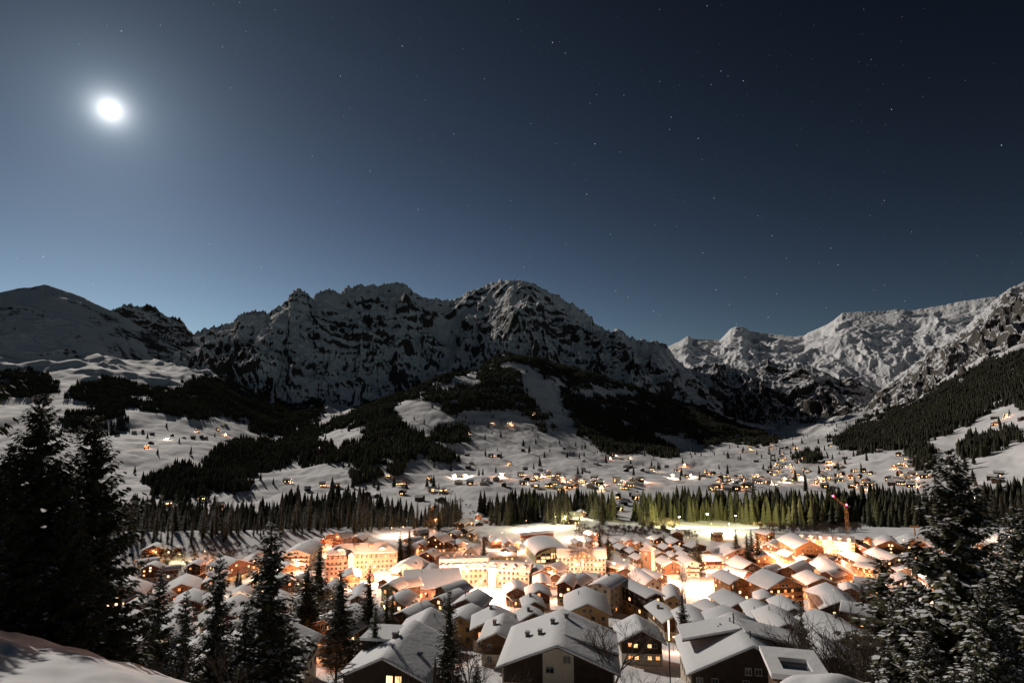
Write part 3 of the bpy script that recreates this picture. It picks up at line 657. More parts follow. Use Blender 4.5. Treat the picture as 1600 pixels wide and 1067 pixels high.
def house(ax, ay, bx, by, w, floors=2, wall='cream', wood='brown', litp=.4, pitch=24, chims=1, balc=True, label=None, snow_t=.38, curved=0, low=None, steep=None, wins=True, desc=None, oh=1.1, name='chalet', cat='chalet'):
    H0 = floors * 2.8 + .6
    W = 10.
    for _ in range(4):
        zr = H0 + W / 2 * math.tan(R(pitch)); a, t, r = solve(ax, ay, zr)
        W = max(5.0, w * r * .94 / F - 2 * oh)
    zr = H0 + W / 2 * math.tan(R(pitch)); a, t, r = solve(ax, ay, zr)
    P = Vector((r * math.sin(a), r * math.cos(a), t * r))
    a2, t2 = unproj(bx, by); a2, t2 = float(a2), float(t2); r2 = P.z / t2 if t2 < -.01 else r + 12
    Q = Vector((r2 * math.sin(a2), r2 * math.cos(a2), P.z)); d = Q - P; Ln = min(max(d.length, W * .75), max(34, W * 1.6)); d = d.normalized() if d.length > .5 else Vector((0, 1, 0))
    near = r < 175
    e = obj(name, None, None, (P.x, P.y, P.z - zr)); e.rotation_euler = (0, 0, math.atan2(-d.x, d.y))
    # the base has to reach the ground at the lowest corner
    b = MB(); hw = W / 2; zc = floors and (2.8 + .3 if wall and wood else None)
    base = -max(2.5, .22 * Ln + 2)
    zs = 3.0 if (wood and floors > 1) else (.8 if wood else H0)
    if wood:
        b.prism([(-hw, zs), (hw, zs), (hw, H0), (0, zr), (-hw, H0)], 0, Ln, 1)
        b.box(-hw - .04, hw + .04, -.04, Ln + .04, base, zs - .01, 0)
    else: b.prism([(-hw, base), (hw, base), (hw, H0), (0, zr), (-hw, H0)], 0, Ln, 0)
    obj('wall', b.mesh('wall', [WALLM[wall], WOODM[wood or 'brown']]), e)
    gable_roof(e, W, Ln, H0, zr, oh, min(1.3, oh + .2), near, snow_t, curved)
    rg = random.Random(int(ax * 31 + ay * 17))
    if wins:
        up = (0, 0, 1)
        vx, vy = -P.x, -P.y
        cz, sz = math.cos(e.rotation_euler.z), math.sin(e.rotation_euler.z)
        def facing(nx, ny): return (nx * cz - ny * sz) * vx + (nx * sz + ny * cz) * vy > -.12 * r
        ww, wh = (1.15, 1.25)
        for (side, ln, nx, ny, rz) in (('f', W, 0, -1, 0), ('l', Ln, -1, 0, -math.pi/2), ('r', Ln, 1, 0, math.pi/2)):
            if not facing(nx, ny): continue
            n = max(2, int(ln / (3.0 if near else 3.4)))
            for fl in range(floors + (1 if side == 'f' and W > 8 else 0)):
                z = 1.7 + 2.8 * fl
                nn = n if fl < floors else (2 if W > 11 else 1)
                span = ln if fl < floors else min(ln * .3, 4)
                if fl == floors: z = H0 + .25 if W < 14 else H0 + .8
                for i in range(nn):
                    if rg.random() < .12 and nn > 2: continue
                    s = (i + .5) / nn * span - span / 2
                    pane = (1 + rg.randrange(3)) if rg.random() < litp * .55 else 0
                    if side == 'f': L_ = (s, -.045, z)
                    elif side == 'l': L_ = (-hw - .045, ln / 2 + s, z)
                    else: L_ = (hw + .045, ln / 2 + s, z)
                    add_window(e, L_, rz, ww, wh, pane, near, 1)
    if balc and floors > 1:
        for fl in range(1, floors):
            z = 2.8 * fl + .35
            m = MB(); m.box(-hw * .96, hw * .96, -1.15, -.05, z, z + .14); o = obj('balcony', m.mesh('balcony', [SOFFIT]), e)
            m = MB(); m.box(-hw * .96, hw * .96, -1.16, -1.10, z + .95, z + 1.05)
            if near:
                k = int(W / .22)
                for i in range(k): x = -hw * .95 + hw * 1.9 * i / (k - 1); m.box(x - .05, x + .05, -1.145, -1.115, z + .14, z + .95)
            else: m.box(-hw * .96, hw * .96, -1.15, -1.11, z + .22, z + .86)
            obj('railing', m.mesh('railing', [WOODM['honey' if wood == 'honey' else 'brown']]), o)
    for i in range(chims):
        x = rg.choice((-1, 1)) * hw * rg.uniform(.15, .55); y = Ln * rg.uniform(.3, .8); chimney(e, x, y, zr - abs(x) * math.tan(R(pitch)) + .5, rg.uniform(.8, 1.3), .8, rg.random() < .35)
    if near:
        for k in (-.94, -.5, 0, .5, .94):
            m = MB(); m.box(-.12, .12, -1.05, .0, -.30, 0); obj('purlin', m.mesh('purlin', [SOFFIT]), e, (k * hw, 0, zr - abs(k) * hw * math.tan(R(pitch)) - .03))
    if desc is None:
        size = 'large' if W > 15 else 'small' if W < 8.5 else ''
        desc = (size + ' ' + (COLD[wood] if wood and floors < 4 else COLW[wall]) + (' chalet' if wood else ' house') + (' with lit windows' if litp > .5 else ' with dark windows' if litp < .15 else '')).strip()
    HOUSES.append([ax, ay, e, desc, label]); c_ = P + d * Ln / 2; FOOT.append((c_.x, c_.y, max(W, Ln) * .5))
    return e, W, Ln, H0, zr, r
# ---- nearest houses
hA, WA, LA, HA, ZA, RA = house(871, 1008, 879, 956, 194, 2, 'cream', None, 0, 21, 0, False, label='big snow roofed house with a pale gable wall, centre front', wins=False, snow_t=.42)
m_ = MB(); hw = WA / 2
tp = math.tan(R(21))
m_.prism([(-hw + .3, 3.2), (-2.9, 3.2), (-2.9, HA + (hw - 2.9) * tp - .2), (-hw + .3, HA)], -.14, -.01); obj('cladding', m_.mesh('cladding', [WOODM['dark']]), hA); m_ = MB(); m_.prism([(3.1, 3.2), (hw - .3, 3.2), (hw - .3, HA), (3.1, HA + (hw - 3.1) * tp - .2)], -.14, -.01)
obj('cladding', m_.mesh('cladding', [WOODM['dark']]), hA)
for (x, z, w_, h_) in ((-1.5, 5.9, 1.5, 1.1), (1.8, 7.9, 1.4, 1.2), (-1.5, 2.2, 1.5, .9), (-4.2, 2.2, .8, 1.0)): add_window(hA, (x, -.05 if abs(x) < 2.9 else -.05, z), 0, w_, h_, 0, True)
for (u, v) in ((-.08, .62), (-.19, .42), (-.32, .50), (.05, .78)): chimney(hA, u * WA, LA * v, ZA - abs(u) * WA * tp + .6, .75, .8)
m_ = MB(); m_.prism([(1.2, ZA - 1.2 * tp - .35), (hw + 1.0, ZA - 3.5), (hw + 1.0, ZA - 3.2), (1.2, ZA - 1.2 * tp + .25)], LA * .28, LA * .80); dm = obj('dormer', m_.mesh('dormer', [SOFFIT]), hA)
m_ = MB(); m_.prism([(1.0, ZA - 1.2 * tp + .26), (hw + 1.1, ZA - 3.19), (hw + 1.1, ZA - 2.8), (1.0, ZA - 1.2 * tp + .78)], LA * .275, LA * .805); obj('snow', m_.mesh('snow', [SNOW]), dm)
m_ = MB(); m_.box(3.5, hw + .3, LA * .32, LA * .76, HA - .5, ZA - 3.45); obj('wall', m_.mesh('wall', [WOODM['dark']]), dm)
m_ = MB(); m_.box(-.6, .6, -.5, .5, 0, .16); obj('skylight', m_.mesh('skylight', [GLASSD]), hA, (hw * .48, LA * .62, ZA - hw * .25))

hB, WB, LB, HB, ZB, RB = house(1175, 1009, 1151, 973, 190, 2, 'cream', 'dark', 0, 25, 0, False, label='big house with a dark boarded gable and paired flue pipes', snow_t=.42)
tb = math.tan(R(25))
for (x, v) in ((-4.6, .62), (-4.0, .66), (-1.6, .7), (-1.1, .62), (-.5, .78), (.6, .2)): chimney(hB, x, LB * v, ZB - abs(x) * tb + .6, 1.3, .3, True)
m_ = MB(); hwb = WB / 2; m_.prism([(.3, ZB - .3), (hwb + .6, ZB - 2.6), (hwb + .6, ZB - 2.3), (.3, ZB + .2)], LB * .35, LB * .85); dm = obj('dormer', m_.mesh('dormer', [SOFFIT]), hB)
m_ = MB(); m_.prism([(.2, ZB + .21), (hwb + .7, ZB - 2.29), (hwb + .7, ZB - 1.85), (.2, ZB + .75)], LB * .345, LB * .855); obj('snow', m_.mesh('snow', [SNOW]), dm)
m_ = MB(); m_.box(3.0, hwb + .1, LB * .38, LB * .82, HB - .5, ZB - 2.55); obj('wall', m_.mesh('wall', [WOODM['dark']]), dm)
m_ = MB(); m_.prism([(-hwb - .6, ZB - 3.0), (-.3, ZB - .3), (-.3, ZB + .2), (-hwb - .6, ZB - 2.7)], LB * .45, LB * .9); dm = obj('dormer', m_.mesh('dormer', [SOFFIT]), hB)
m_ = MB(); m_.prism([(-hwb - .7, ZB - 2.69), (-.2, ZB + .21), (-.2, ZB + .75), (-hwb - .7, ZB - 2.2)], LB * .445, LB * .905); obj('snow', m_.mesh('snow', [SNOW]), dm)

hC, WC, LC, HC, ZC, RC = house(601, 1027, 646, 974, 150, 2, 'cream', 'dark', 0, 24, 0, False, label='dark chalet with one lit red curtained window in its gable', wins=False, snow_t=.40)
add_window(hC, (1.0, -.06, HC - .2), 0, 1.1, 1.3, 2, True, 2); add_window(hC, (2.6, -.06, HC - .2), 0, 1.1, 1.3, 1, True, 2)
chimney(hC, -1.2, LC * .55, ZC - .2, 1.0, 1.0)
m_ = MB(); m_.box(-.7, .7, -.5, .5, 0, .2); obj('skylight', m_.mesh('skylight', [GLASSD]), hC, (WC * .3, LC * .35, ZC - WC * .3 * .445 + .58))
m_ = MB(); m_.box(-WC / 2 - .3, -1.6, LC * .55, LC * .95, HC, ZC - .7); dm = obj('dormer', m_.mesh('dormer', [WOODM['dark']]), hC); m_ = MB(); m_.box(-WC / 2 - .7, -1.3, LC * .52, LC * .98, ZC - .69, ZC - .2); obj('snow', m_.mesh('snow', [SNOW]), dm)

hD = house(1002, 984, 993, 963, 74, 2, 'white', 'dark', 0, 27, 0, False, label='dark chalet with six small lit windows right of the pale gabled house', wins=False)
for i, (x, z, p) in enumerate(((-3.1, 5.2, 3), (-.9 - .9, 5.2, 0), (-1.6, 5.0, 1), (2.0, 5.0, 1), (3.4, 5.0, 0), (-3.0, 2.0, 3), (-1.4, 2.0, 1), (2.0, 2.0, 1), (4.1, 2.0, 3))):
    if i != 1: add_window(hD[0], (x, -.06, z), 0, 1.0, .9, p, True)
house(777, 988, 786, 962, 62, 2, 'cream', 'brown', 0, 25, 1, True, label='brown chalet with balcony just left of the pale gabled house', desc='')
SPEC = [  # ax, ay, bx, by, w, floors, wall, wood, lit, pitch, chimneys, balcony
 (375, 1010, 425, 962, 165, 2, 'cream', 'dark', .1, 24, 0, 1), (509, 968, 553, 945, 96, 2, 'ochre', 'honey', .5, 20, 1, 0), (512, 988, 548, 976, 62, 1, 'cream', 'brown', .3, 9, 0, 0),
 (632, 955, 662, 940, 58, 2, 'cream', 'brown', .2, 24, 1, 0), (655, 976, 672, 952, 84, 2, 'ochre', 'brown', .2, 26, 1, 0), (483, 945, 491, 936, 34, 2, 'ochre', None, .1, 32, 0, 0), (512, 918, 524, 905, 36, 3, 'ochre', None, .2, 30, 1, 0),
 (560, 930, 566, 912, 30, 2, 'cream', 'brown', .1, 26, 0, 0), (463, 858, 486, 842, 44, 4, 'cream', None, .25, 20, 2, 1), (504, 842, 495, 839, 15, 2, 'pink', 'red', .6, 26, 0, 1), (528, 831, 538, 829, 28, 4, 'pink', None, .6, 32, 1, 1),
 (515, 834, 511, 831, 14, 2, 'cream', 'brown', .3, 24, 0, 0), (556, 838, 566, 832, 24, 2, 'cream', 'dark', .2, 24, 0, 0), (679, 836, 694, 832, 36, 3, 'cream', 'dark', .7, 28, 1, 1), (696, 828, 706, 825, 15, 2, 'pink', 'red', .4, 24, 0, 0),
 (736, 832, 741, 829, 9, 2, 'cream', 'red', .3, 26, 0, 0), (655, 848, 662, 843, 22, 2, 'cream', 'brown', .6, 22, 0, 0), (625, 851, 640, 851, 22, 3, 'pink', None, .3, 26, 0, 0), (643, 852, 648, 848, 18, 3, 'pink', None, .3, 34, 1, 0),
 (667, 862, 676, 857, 30, 3, 'pink', 'red', .2, 26, 1, 0), (633, 880, 649, 868, 52, 3, 'white', None, .6, 24, 2, 1), (666, 891, 675, 880, 34, 2, 'white', None, .4, 28, 1, 1), (737, 854, 745, 850, 34, 2, 'cream', None, .4, 40, 0, 0),
 (766, 863, 804, 863, 26, 2, 'green', None, .8, 18, 0, 0), (700, 846, 706, 842, 20, 2, 'ochre', 'brown', .7, 24, 0, 1), (722, 846, 716, 842, 18, 2, 'cream', 'grey', .5, 24, 0, 0), (815, 833, 862, 829, 17, 2, 'cream', 'red', .3, 12, 0, 0),
 (776, 842, 772, 838, 20, 2, 'ochre', 'red', .7, 24, 0, 1), (794, 845, 790, 841, 15, 3, 'pink', None, .5, 30, 0, 0), (806, 846, 800, 842, 15, 2, 'ochre', 'brown', .6, 28, 0, 0), (790, 856, 800, 852, 24, 2, 'cream', 'grey', .3, 24, 1, 0), (758, 838, 764, 835, 14, 2, 'cream', 'brown', .4, 24, 0, 0),
 (846, 890, 841, 880, 38, 2, 'cream', 'honey', .5, 24, 1, 0), (808, 918, 806, 906, 40, 2, 'cream', 'brown', .3, 25, 1, 1), (796, 932, 812, 928, 26, 1, 'cream', 'brown', .5, 18, 0, 0), (848, 909, 846, 896, 30, 2, 'cream', 'red', .6, 25, 1, 1), (842, 922, 839, 911, 42, 2, 'cream', 'red', .5, 24, 0, 1),
 (835, 940, 830, 928, 38, 2, 'cream', 'brown', .4, 26, 1, 1), (882, 908, 892, 895, 31, 3, 'ochre', 'red', .7, 26, 1, 1), (902, 906, 903, 896, 21, 3, 'cream', 'red', .8, 26, 0, 0), (870, 896, 876, 890, 22, 2, 'cream', 'brown', .4, 26, 0, 0),
 (938, 911, 962, 897, 40, 4, 'cream', None, .4, 17, 1, 0), (1022, 927, 976, 904, 34, 3, 'grey' and 'ochre', 'dark', .5, 17, 0, 0), (1020, 903, 996, 887, 34, 2, 'cream', None, .2, 34, 0, 0), (1050, 876, 1035, 868, 30, 3, 'white', 'brown', .6, 26, 0, 1), (1081, 875, 1069, 866, 26, 3, 'white', None, .7, 26, 0, 1),
 (1037, 930, 1018, 919, 26, 2, 'ochre', None, .3, 22, 0, 0), (1052, 930, 1048, 912, 28, 2, 'ochre', None, .2, 30, 0, 0), (1052, 962, 1026, 940, 40, 2, 'cream', 'brown', .1, 25, 1, 1), (1092, 972, 1075, 946, 54, 2, 'cream', 'brown', .2, 24, 0, 0),
 (772, 966, 772, 948, 76, 2, 'cream', 'brown', .1, 24, 1, 0), (833, 957, 826, 947, 46, 2, 'cream', 'brown', .1, 26, 1, 0), (918, 943, 914, 918, 74, 2, 'ochre', None, .1, 23, 1, 0), (1138, 970, 1131, 948, 100, 2, 'cream', 'dark', .1, 23, 0, 0),
 (1300, 1026, 1276, 992, 100, 2, 'cream', 'dark', 0, 23, 1, 0), (1332, 989, 1276, 954, 80, 2, 'ochre', 'honey', .2, 20, 1, 0), (1316, 938, 1291, 911, 60, 2, 'cream', 'dark', .1, 25, 1, 0), (1240, 950, 1220, 930, 42, 2, 'cream', 'brown', .1, 24, 1, 0), (1195, 958, 1178, 936, 44, 2, 'cream', 'brown', .6, 24, 1, 0),
 (1230, 974, 1206, 946, 62, 2, 'cream', 'brown', .1, 23, 2, 0), (1160, 938, 1131, 921, 52, 2, 'cream', 'red', .3, 22, 1, 1), (1122, 954, 1103, 937, 50, 2, 'cream', 'brown', .2, 23, 0, 0), (1155, 902, 1129, 890, 38, 4, 'ochre', 'honey', .8, 25, 1, 1), (1226, 902, 1194, 889, 64, 4, 'cream', 'honey', .8, 25, 1, 1),
 (1174, 879, 1152, 868, 42, 3, 'cream', 'dark', .2, 27, 0, 1), (1196, 886, 1212, 880, 26, 2, 'ochre', 'brown', .5, 26, 0, 0), (1157, 856, 1141, 846, 52, 3, 'pink', None, .5, 24, 0, 0), (1197, 866, 1191, 860, 32, 3, 'white', 'honey', .8, 25, 0, 1), (1233, 885, 1254, 875, 36, 2, 'ochre', 'brown', .5, 26, 1, 1),
 (1284, 903, 1262, 891, 46, 3, 'ochre', 'honey', .5, 22, 1, 1), (1092, 866, 1126, 865, 30, 2, 'pink', 'red', .6, 26, 0, 0), (1131, 856, 1139, 848, 20, 2, 'cream', 'red', .3, 22, 0, 0), (1113, 832, 1126, 831, 13, 2, 'ochre', 'brown', .3, 20, 0, 0), (1202, 849, 1218, 840, 24, 2, 'cream', 'brown', .2, 24, 0, 0),
 (1262, 838, 1254, 831, 26, 2, 'cream', 'grey', .1, 22, 0, 0), (1290, 838, 1278, 831, 34, 2, 'cream', 'grey', .1, 22, 1, 0), (1391, 844, 1384, 835, 36, 3, 'white', 'honey', .8, 26, 1, 1), (1429, 842, 1421, 833, 38, 3, 'white', 'honey', .8, 26, 1, 1), (1402, 868, 1368, 855, 34, 3, 'cream', 'dark', .3, 24, 1, 0),
 (1360, 877, 1328, 862, 30, 2, 'ochre', 'brown', .4, 14, 0, 0), (1310, 887, 1281, 866, 42, 2, 'ochre', 'honey', .7, 24, 0, 0), (1430, 862, 1441, 860, 24, 2, 'cream', 'brown', .4, 24, 0, 0), (1418, 902, 1407, 894, 30, 2, 'white', 'red', .8, 22, 0, 0), (1585, 838, 1596, 834, 34, 2, 'cream', 'grey', .4, 22, 0, 0),
 (1345, 852, 1352, 849, 24, 2, 'cream', 'red', .5, 24, 0, 0), (1240, 862, 1226, 857, 26, 2, 'ochre', 'brown', .5, 26, 0, 0), (1262, 872, 1250, 864, 24, 2, 'cream', 'honey', .6, 26, 0, 0), (1180, 848, 1172, 843, 18, 2, 'cream', 'brown', .3, 24, 0, 0), (1560, 880, 1545, 872, 36, 2, 'ochre', 'honey', .5, 24, 0, 1), (1500, 860, 1488, 852, 34, 2, 'pink', 'red', .8, 24, 0, 1),
 (1480, 900, 1462, 886, 46, 2, 'cream', 'red', .5, 24, 0, 1), (1540, 930, 1520, 912, 60, 2, 'cream', 'dark', .2, 24, 1, 0), (1450, 960, 1432, 940, 60, 2, 'cream', 'brown', .2, 24, 1, 0),
 (240, 852, 244, 848, 30, 2, 'cream', 'brown', .5, 24, 0, 0), (260, 856, 262, 853, 16, 1, 'cream', 'grey', .2, 24, 0, 0), (277, 855, 279, 852, 13, 1, 'cream', 'brown', .2, 24, 0, 0), (284, 912, 291, 897, 44, 2, 'cream', 'honey', .5, 25, 0, 1), (190, 915, 206, 902, 58, 3, 'cream', 'honey', .8, 24, 0, 1),
 (166, 985, 201, 952, 92, 2, 'cream', 'dark', .1, 24, 0, 0), (372, 874, 350, 868, 46, 3, 'ochre', 'red', .5, 24, 0, 1), (375, 922, 380, 914, 32, 2, 'white', None, .3, 28, 0, 0), (352, 948, 372, 930, 56, 2, 'cream', 'brown', .2, 24, 1, 0), (248, 988, 268, 968, 60, 2, 'ochre', 'honey', .6, 24, 0, 1), (292, 935, 302, 920, 42, 2, 'cream', 'brown', .3, 24, 0, 0),
 (425, 935, 436, 922, 44, 2, 'cream', 'grey', .2, 26, 0, 0), (330, 905, 338, 896, 30, 2, 'cream', 'brown', .5, 24, 0, 0), (300, 1010, 330, 985, 96, 2, 'cream', 'dark', .2, 24, 0, 0), (570, 968, 588, 950, 40, 2, 'ochre', 'brown', .3, 24, 1, 0), (720, 962, 735, 945, 58, 2, 'ochre', None, .2, 24, 0, 0), (600, 905, 606, 899, 24, 1, 'cream', 'brown', .2, 24, 0, 0),
 (965, 845, 957, 840, 19, 2, 'ochre', 'honey', .7, 26, 0, 0), (985, 842, 978, 838, 18, 2, 'pink', None, .5, 26, 0, 0), (1000, 846, 992, 841, 18, 2, 'ochre', None, .7, 26, 0, 0), (1030, 839, 1022, 835, 20, 2, 'cream', 'dark', .7, 26, 0, 0), (1060, 844, 1048, 838, 26, 2, 'cream', 'red', .3, 26, 0, 0), (1020, 851, 1012, 846, 19, 2, 'ochre', 'brown', .5, 26, 0, 0),
 (1046, 853, 1036, 848, 21, 2, 'ochre', 'honey', .5, 26, 0, 0), (976, 853, 966, 848, 20, 2, 'cream', 'dark', .3, 26, 0, 0), (992, 859, 982, 853, 20, 2, 'cream', 'dark', .4, 26, 0, 0), (1068, 857, 1056, 852, 20, 2, 'cream', 'brown', .2, 26, 0, 0), (1092, 850, 1080, 846, 30, 2, 'cream', 'brown', .2, 18, 0, 0), (1032, 862, 1022, 857, 20, 2, 'cream', 'grey', .3, 24, 0, 0),
 (950, 845, 942, 841, 15, 2, 'pink', None, .4, 26, 0, 0), (1075, 865, 1064, 860, 20, 2, 'cream', 'grey', .3, 24, 0, 0), (1003, 869, 992, 864, 22, 2, 'cream', 'brown', .4, 24, 0, 0), (1056, 866, 1047, 861, 18, 2, 'cream', 'brown', .3, 24, 0, 0), (905, 845, 897, 841, 16, 2, 'cream', None, .6, 26, 0, 0), (925, 843, 918, 839, 14, 2, 'pink', None, .5, 26, 0, 0),
]
for s in SPEC: house(*s[:5], floors=s[5], wall=s[6], wood=s[7], litp=s[8], pitch=s[9], chims=s[10], balc=bool(s[11]))
# ---- special buildings
def at_ground(px, py):
    a, t, r = solve(px, py, 0, 20, 5000, 1.0); x, y = r * math.sin(a), r * math.cos(a); return x, y, gz(x, y), r
def facade_thing(name, cat, label, x0, x1, yb, yaw=0):
    """empty at the left foot of a facade that spans x0..x1 at base row yb; local +x runs along it, +y away"""
    ax, ay, az_, r = at_ground((x0 + x1) / 2, yb); W = (x1 - x0) * r * .96 / F / math.cos(R(yaw)); a = math.atan2(ax, ay)
    e = obj(name, None, None, (ax, ay, az_)); e.rotation_euler = (0, 0, -a + R(yaw)); tag(e, label, cat); return e, W, r
def grid_windows(e, W, z0, fl, n, y=-.045, litp=.4, x0=0, w=1.2, h=1.5, dz=3.1, skip=()):
    for f in range(fl):
        for i in range(n):
            x = x0 + (i + .5) / n * W
            if any(a <= x <= b for a, b in skip): continue
            add_window(e, (x, y, z0 + f * dz), 0, w, h, (1 + rng.randrange(2)) if rng.random() < litp else 0, False)
def balconies(e, x0, x1, zs, y=-.05, d=1.3, m=None):
    for z in zs:
        b = MB(); b.box(x0, x1, y - d, y, z - .15, z); o = obj('balcony', b.mesh('balcony', [WALLM['white']]), e)
        b = MB(); b.box(x0, x1, y - d - .02, y - d + .04, z + .95, z + 1.03)
        k = max(2, int((x1 - x0) / .5))
        for i in range(k + 1): x = x0 + (x1 - x0) * i / k; b.box(x - .04, x + .04, y - d, y - d + .03, z, z + .95)
        obj('railing', b.mesh('railing', [m or FRAME]), o)
def hip_roof(e, x0, x1, y0, y1, z0, z1, inset, t=.4, lowm=None, oh=.8):
    xa, xb, ya, yb = x0 - oh, x1 + oh, y0 - oh, y1 + oh; ym = (ya + yb) / 2
    def hip(zz0, zz1, g=0):
        v = [(xa - g, ya - g, zz0), (xb + g, ya - g, zz0), (xb + g, yb + g, zz0), (xa - g, yb + g, zz0), (xa + inset, ym, zz1), (xb - inset, ym, zz1)]
        return v
    f = [(0, 1, 5, 4), (1, 2, 5), (2, 3, 4, 5), (3, 0, 4), (3, 2, 1, 0)]
    b = MB(); b.v = hip(z0, z1); b.f = f; b.m = [0] * 5; ro = obj('roof', b.mesh('roof', [lowm or SOFFIT]), e)
    b = MB(); b.v = hip(z0 + .02, z1 + t, .05) + [(xa - .05, ya - .05, z0 + t), (xb + .05, ya - .05, z0 + t), (xb + .05, yb + .05, z0 + t), (xa - .05, yb + .05, z0 + t)]
    b.f = [(0, 1, 7, 6), (1, 2, 8, 7), (2, 3, 9, 8), (3, 0, 6, 9), (6, 7, 5, 4), (7, 8, 5), (8, 9, 4, 5), (9, 6, 4)]; b.m = [0] * 8
    obj('snow', b.mesh('snow', [SNOW]), ro); return ro
# grand hotel
eG, WG, rG = facade_thing('hotel', 'hotel', 'grand salmon coloured hotel with a pale stair tower, floodlit, left', 512, 617, 906, -3)
h0 = -WG / 2; Hh = 13.2; D = 17
b = MB(); b.box(h0, -h0, 0, D, -6, Hh); obj('wall', b.mesh('wall', [WALLM['pink']]), eG)
b = MB(); b.prism([(h0, 0), (-h0, 0), (-h0, 0.0), (h0, 0.0)], 0, 0) if False else None
b = MB(); n0 = len(b.v)
b.v += [(h0 - .3, -.3, Hh), (-h0 + .3, -.3, Hh), (-h0 - .5, 1.0, Hh + 3.0), (h0 + .5, 1.0, Hh + 3.0), (h0 - .3, D + .3, Hh), (-h0 + .3, D + .3, Hh), (-h0 - .5, D - 1, Hh + 3.0), (h0 + .5, D - 1, Hh + 3.0)]
b.f += [(0, 1, 2, 3), (1, 5, 6, 2), (5, 4, 7, 6), (4, 0, 3, 7), (3, 2, 6, 7), (0, 4, 5, 1)]; b.m += [0] * 6
obj('mansard', b.mesh('mansard', [WALLM['pink']]), eG)
hip_roof(eG, h0 + 1, -h0 - 1, 1.2, D - 1.2, Hh + 3.0, Hh + 8.2, 8, lowm=METAL)
grid_windows(eG, WG, 1.8, 4, 17, litp=.13, x0=h0, skip=((h0 + WG * .30, h0 + WG * .40),))
for i in range(15):
    x = h0 + (i + .5) / 15 * WG
    if h0 + WG * .30 < x < h0 + WG * .40: continue
    b = MB(); b.box(-.75, .75, -.25, 1.0, -1.0, .8); b.tube((0, -.25, .8), (0, 1.0, .8), .75, .75, 12, 0); o = obj('dormer', b.mesh('dormer', [WALLM['pink']]), eG, (x, .15, Hh + 1.3)); add_window(o, (0, -.30, 0), 0, 1.0, 1.2, rng.choice((0, 0, 1)), False)
b = MB(); b.box(h0 + WG * .31, h0 + WG * .39, -1.6, .5, -6, Hh + 2.4); b.prism([(h0 + WG * .30, Hh + 2.4), (h0 + WG * .40, Hh + 2.4), (h0 + WG * .35, Hh + 5.0)], -1.9, 4); obj('stair_tower', b.mesh('stair_tower', [WALLM['white']]), eG)
for f, (a_, c_) in ((1, (.05, .16)), (2, (.08, .15)), (3, (.07, .25)), (1, (.72, .8)), (2, (.5, .6)), (3, (.66, .9)), (2, (.75, .85))): balconies(eG, h0 + WG * a_, h0 + WG * c_, [f * 3.1 + .7])
for u in (.2, .78):
    b = MB(); b.box(-1.8, 1.8, -.5, 4, -.5, 1.9); o = obj('dormer', b.mesh('dormer', [WALLM['white']]), eG, (h0 + WG * u, 2.4, Hh + 3.6)); b = MB(); b.prism([(-2.3, 1.9), (2.3, 1.9), (2.1, 2.4), (0, 3.2), (-2.1, 2.4)], -.9, 4.4); obj('snow', b.mesh('snow', [SNOW]), o)
    for x in (-.8, .8): add_window(o, (x, -.54, .7), 0, .9, 1.1, 1, False)
for u in (.42, .62): b = MB(); b.box(-1.6, 1.6, 0, 2, -.6, 2.0); obj('lift_housing', b.mesh('lift_housing', [WALLM['pink']]), eG, (h0 + WG * u, 4.6, Hh + 6))
b = MB(); b.box(WG * .18, WG * .49, -7, -.2, -5, 4.6); o = obj('annexe', b.mesh('annexe', [WALLM['white']]), eG); b = MB(); b.box(WG * .17, WG * .5, -7.6, -.1, 4.61, 5.1); obj('snow', b.mesh('snow', [SNOW]), o)
for i in range(5): add_window(o, (WG * (.21 + .06 * i), -7.05, 2.2), 0, 1.8, 1.9, 2, False)
# balcony hotel
def slope_hotel(label, x0, x1, yb, floors, wall, yaw, bays, roof_h, dormers, tower=None):
    e, W, r = facade_thing('hotel', 'hotel', label, x0, x1, yb, yaw); h = -W / 2; Hh = floors * 3.0; D = 15
    b = MB(); b.box(h, -h, 0, D, -6, Hh); obj('wall', b.mesh('wall', [WALLM[wall]]), e)
    b = MB(); b.prism([(0, 0), (D * .35, roof_h), (D * .65, roof_h), (D, 0)], h - .8, -h + .8)
    V = [(y, x - 0.9 * (x < 0) * 0, z) for (x, y, z) in b.v]; b.v = [(p[0], p[1] - .6, p[2] + Hh) for p in V]; ro = obj('roof', b.mesh('roof', [WALLM['pink']]), e)
    b = MB(); b.prism([(-.4, .02), (D * .35, roof_h), (D * .65, roof_h), (D + .4, .02), (D + .4, .3), (D * .66, roof_h + .45), (D * .34, roof_h + .45), (-.4, .3)], h - .9, -h + .9); b.v = [(y, x - .6, z + Hh) for (x, y, z) in b.v]
    # only the top of the roof keeps its snow cover in full, the front slope a thin one
    obj('snow', b.mesh('snow', [SNOW]), ro)
    for f in range(floors):
        for (u0, u1) in bays:
            balconies(e, h + W * u0, h + W * u1, [f * 3.0 + .6])
        n = int(W / 2.6)
        for i in range(n): add_window(e, (h + (i + .5) / n * W, -.045, f * 3 + 1.8), 0, 1.3, 1.7, (1 + rng.randrange(2)) if rng.random() < .18 else 0, False)
    for k in range(dormers):
        x = h + (k + .5) / dormers * W; b = MB(); b.box(-1.1, 1.1, -.3, 3.5, -.2, 1.7); o = obj('dormer', b.mesh('dormer', [WALLM[wall]]), e, (x, .2, Hh + .7)); b = MB(); b.prism([(-1.5, 1.7), (1.5, 1.7), (1.4, 2.0), (0, 2.7), (-1.4, 2.0)], -.7, 3.6); obj('snow', b.mesh('snow', [SNOW]), o)
        add_window(o, (0, -.34, .7), 0, 1.2, 1.1, rng.choice((0, 1, 2)), False)
    return e, W, Hh
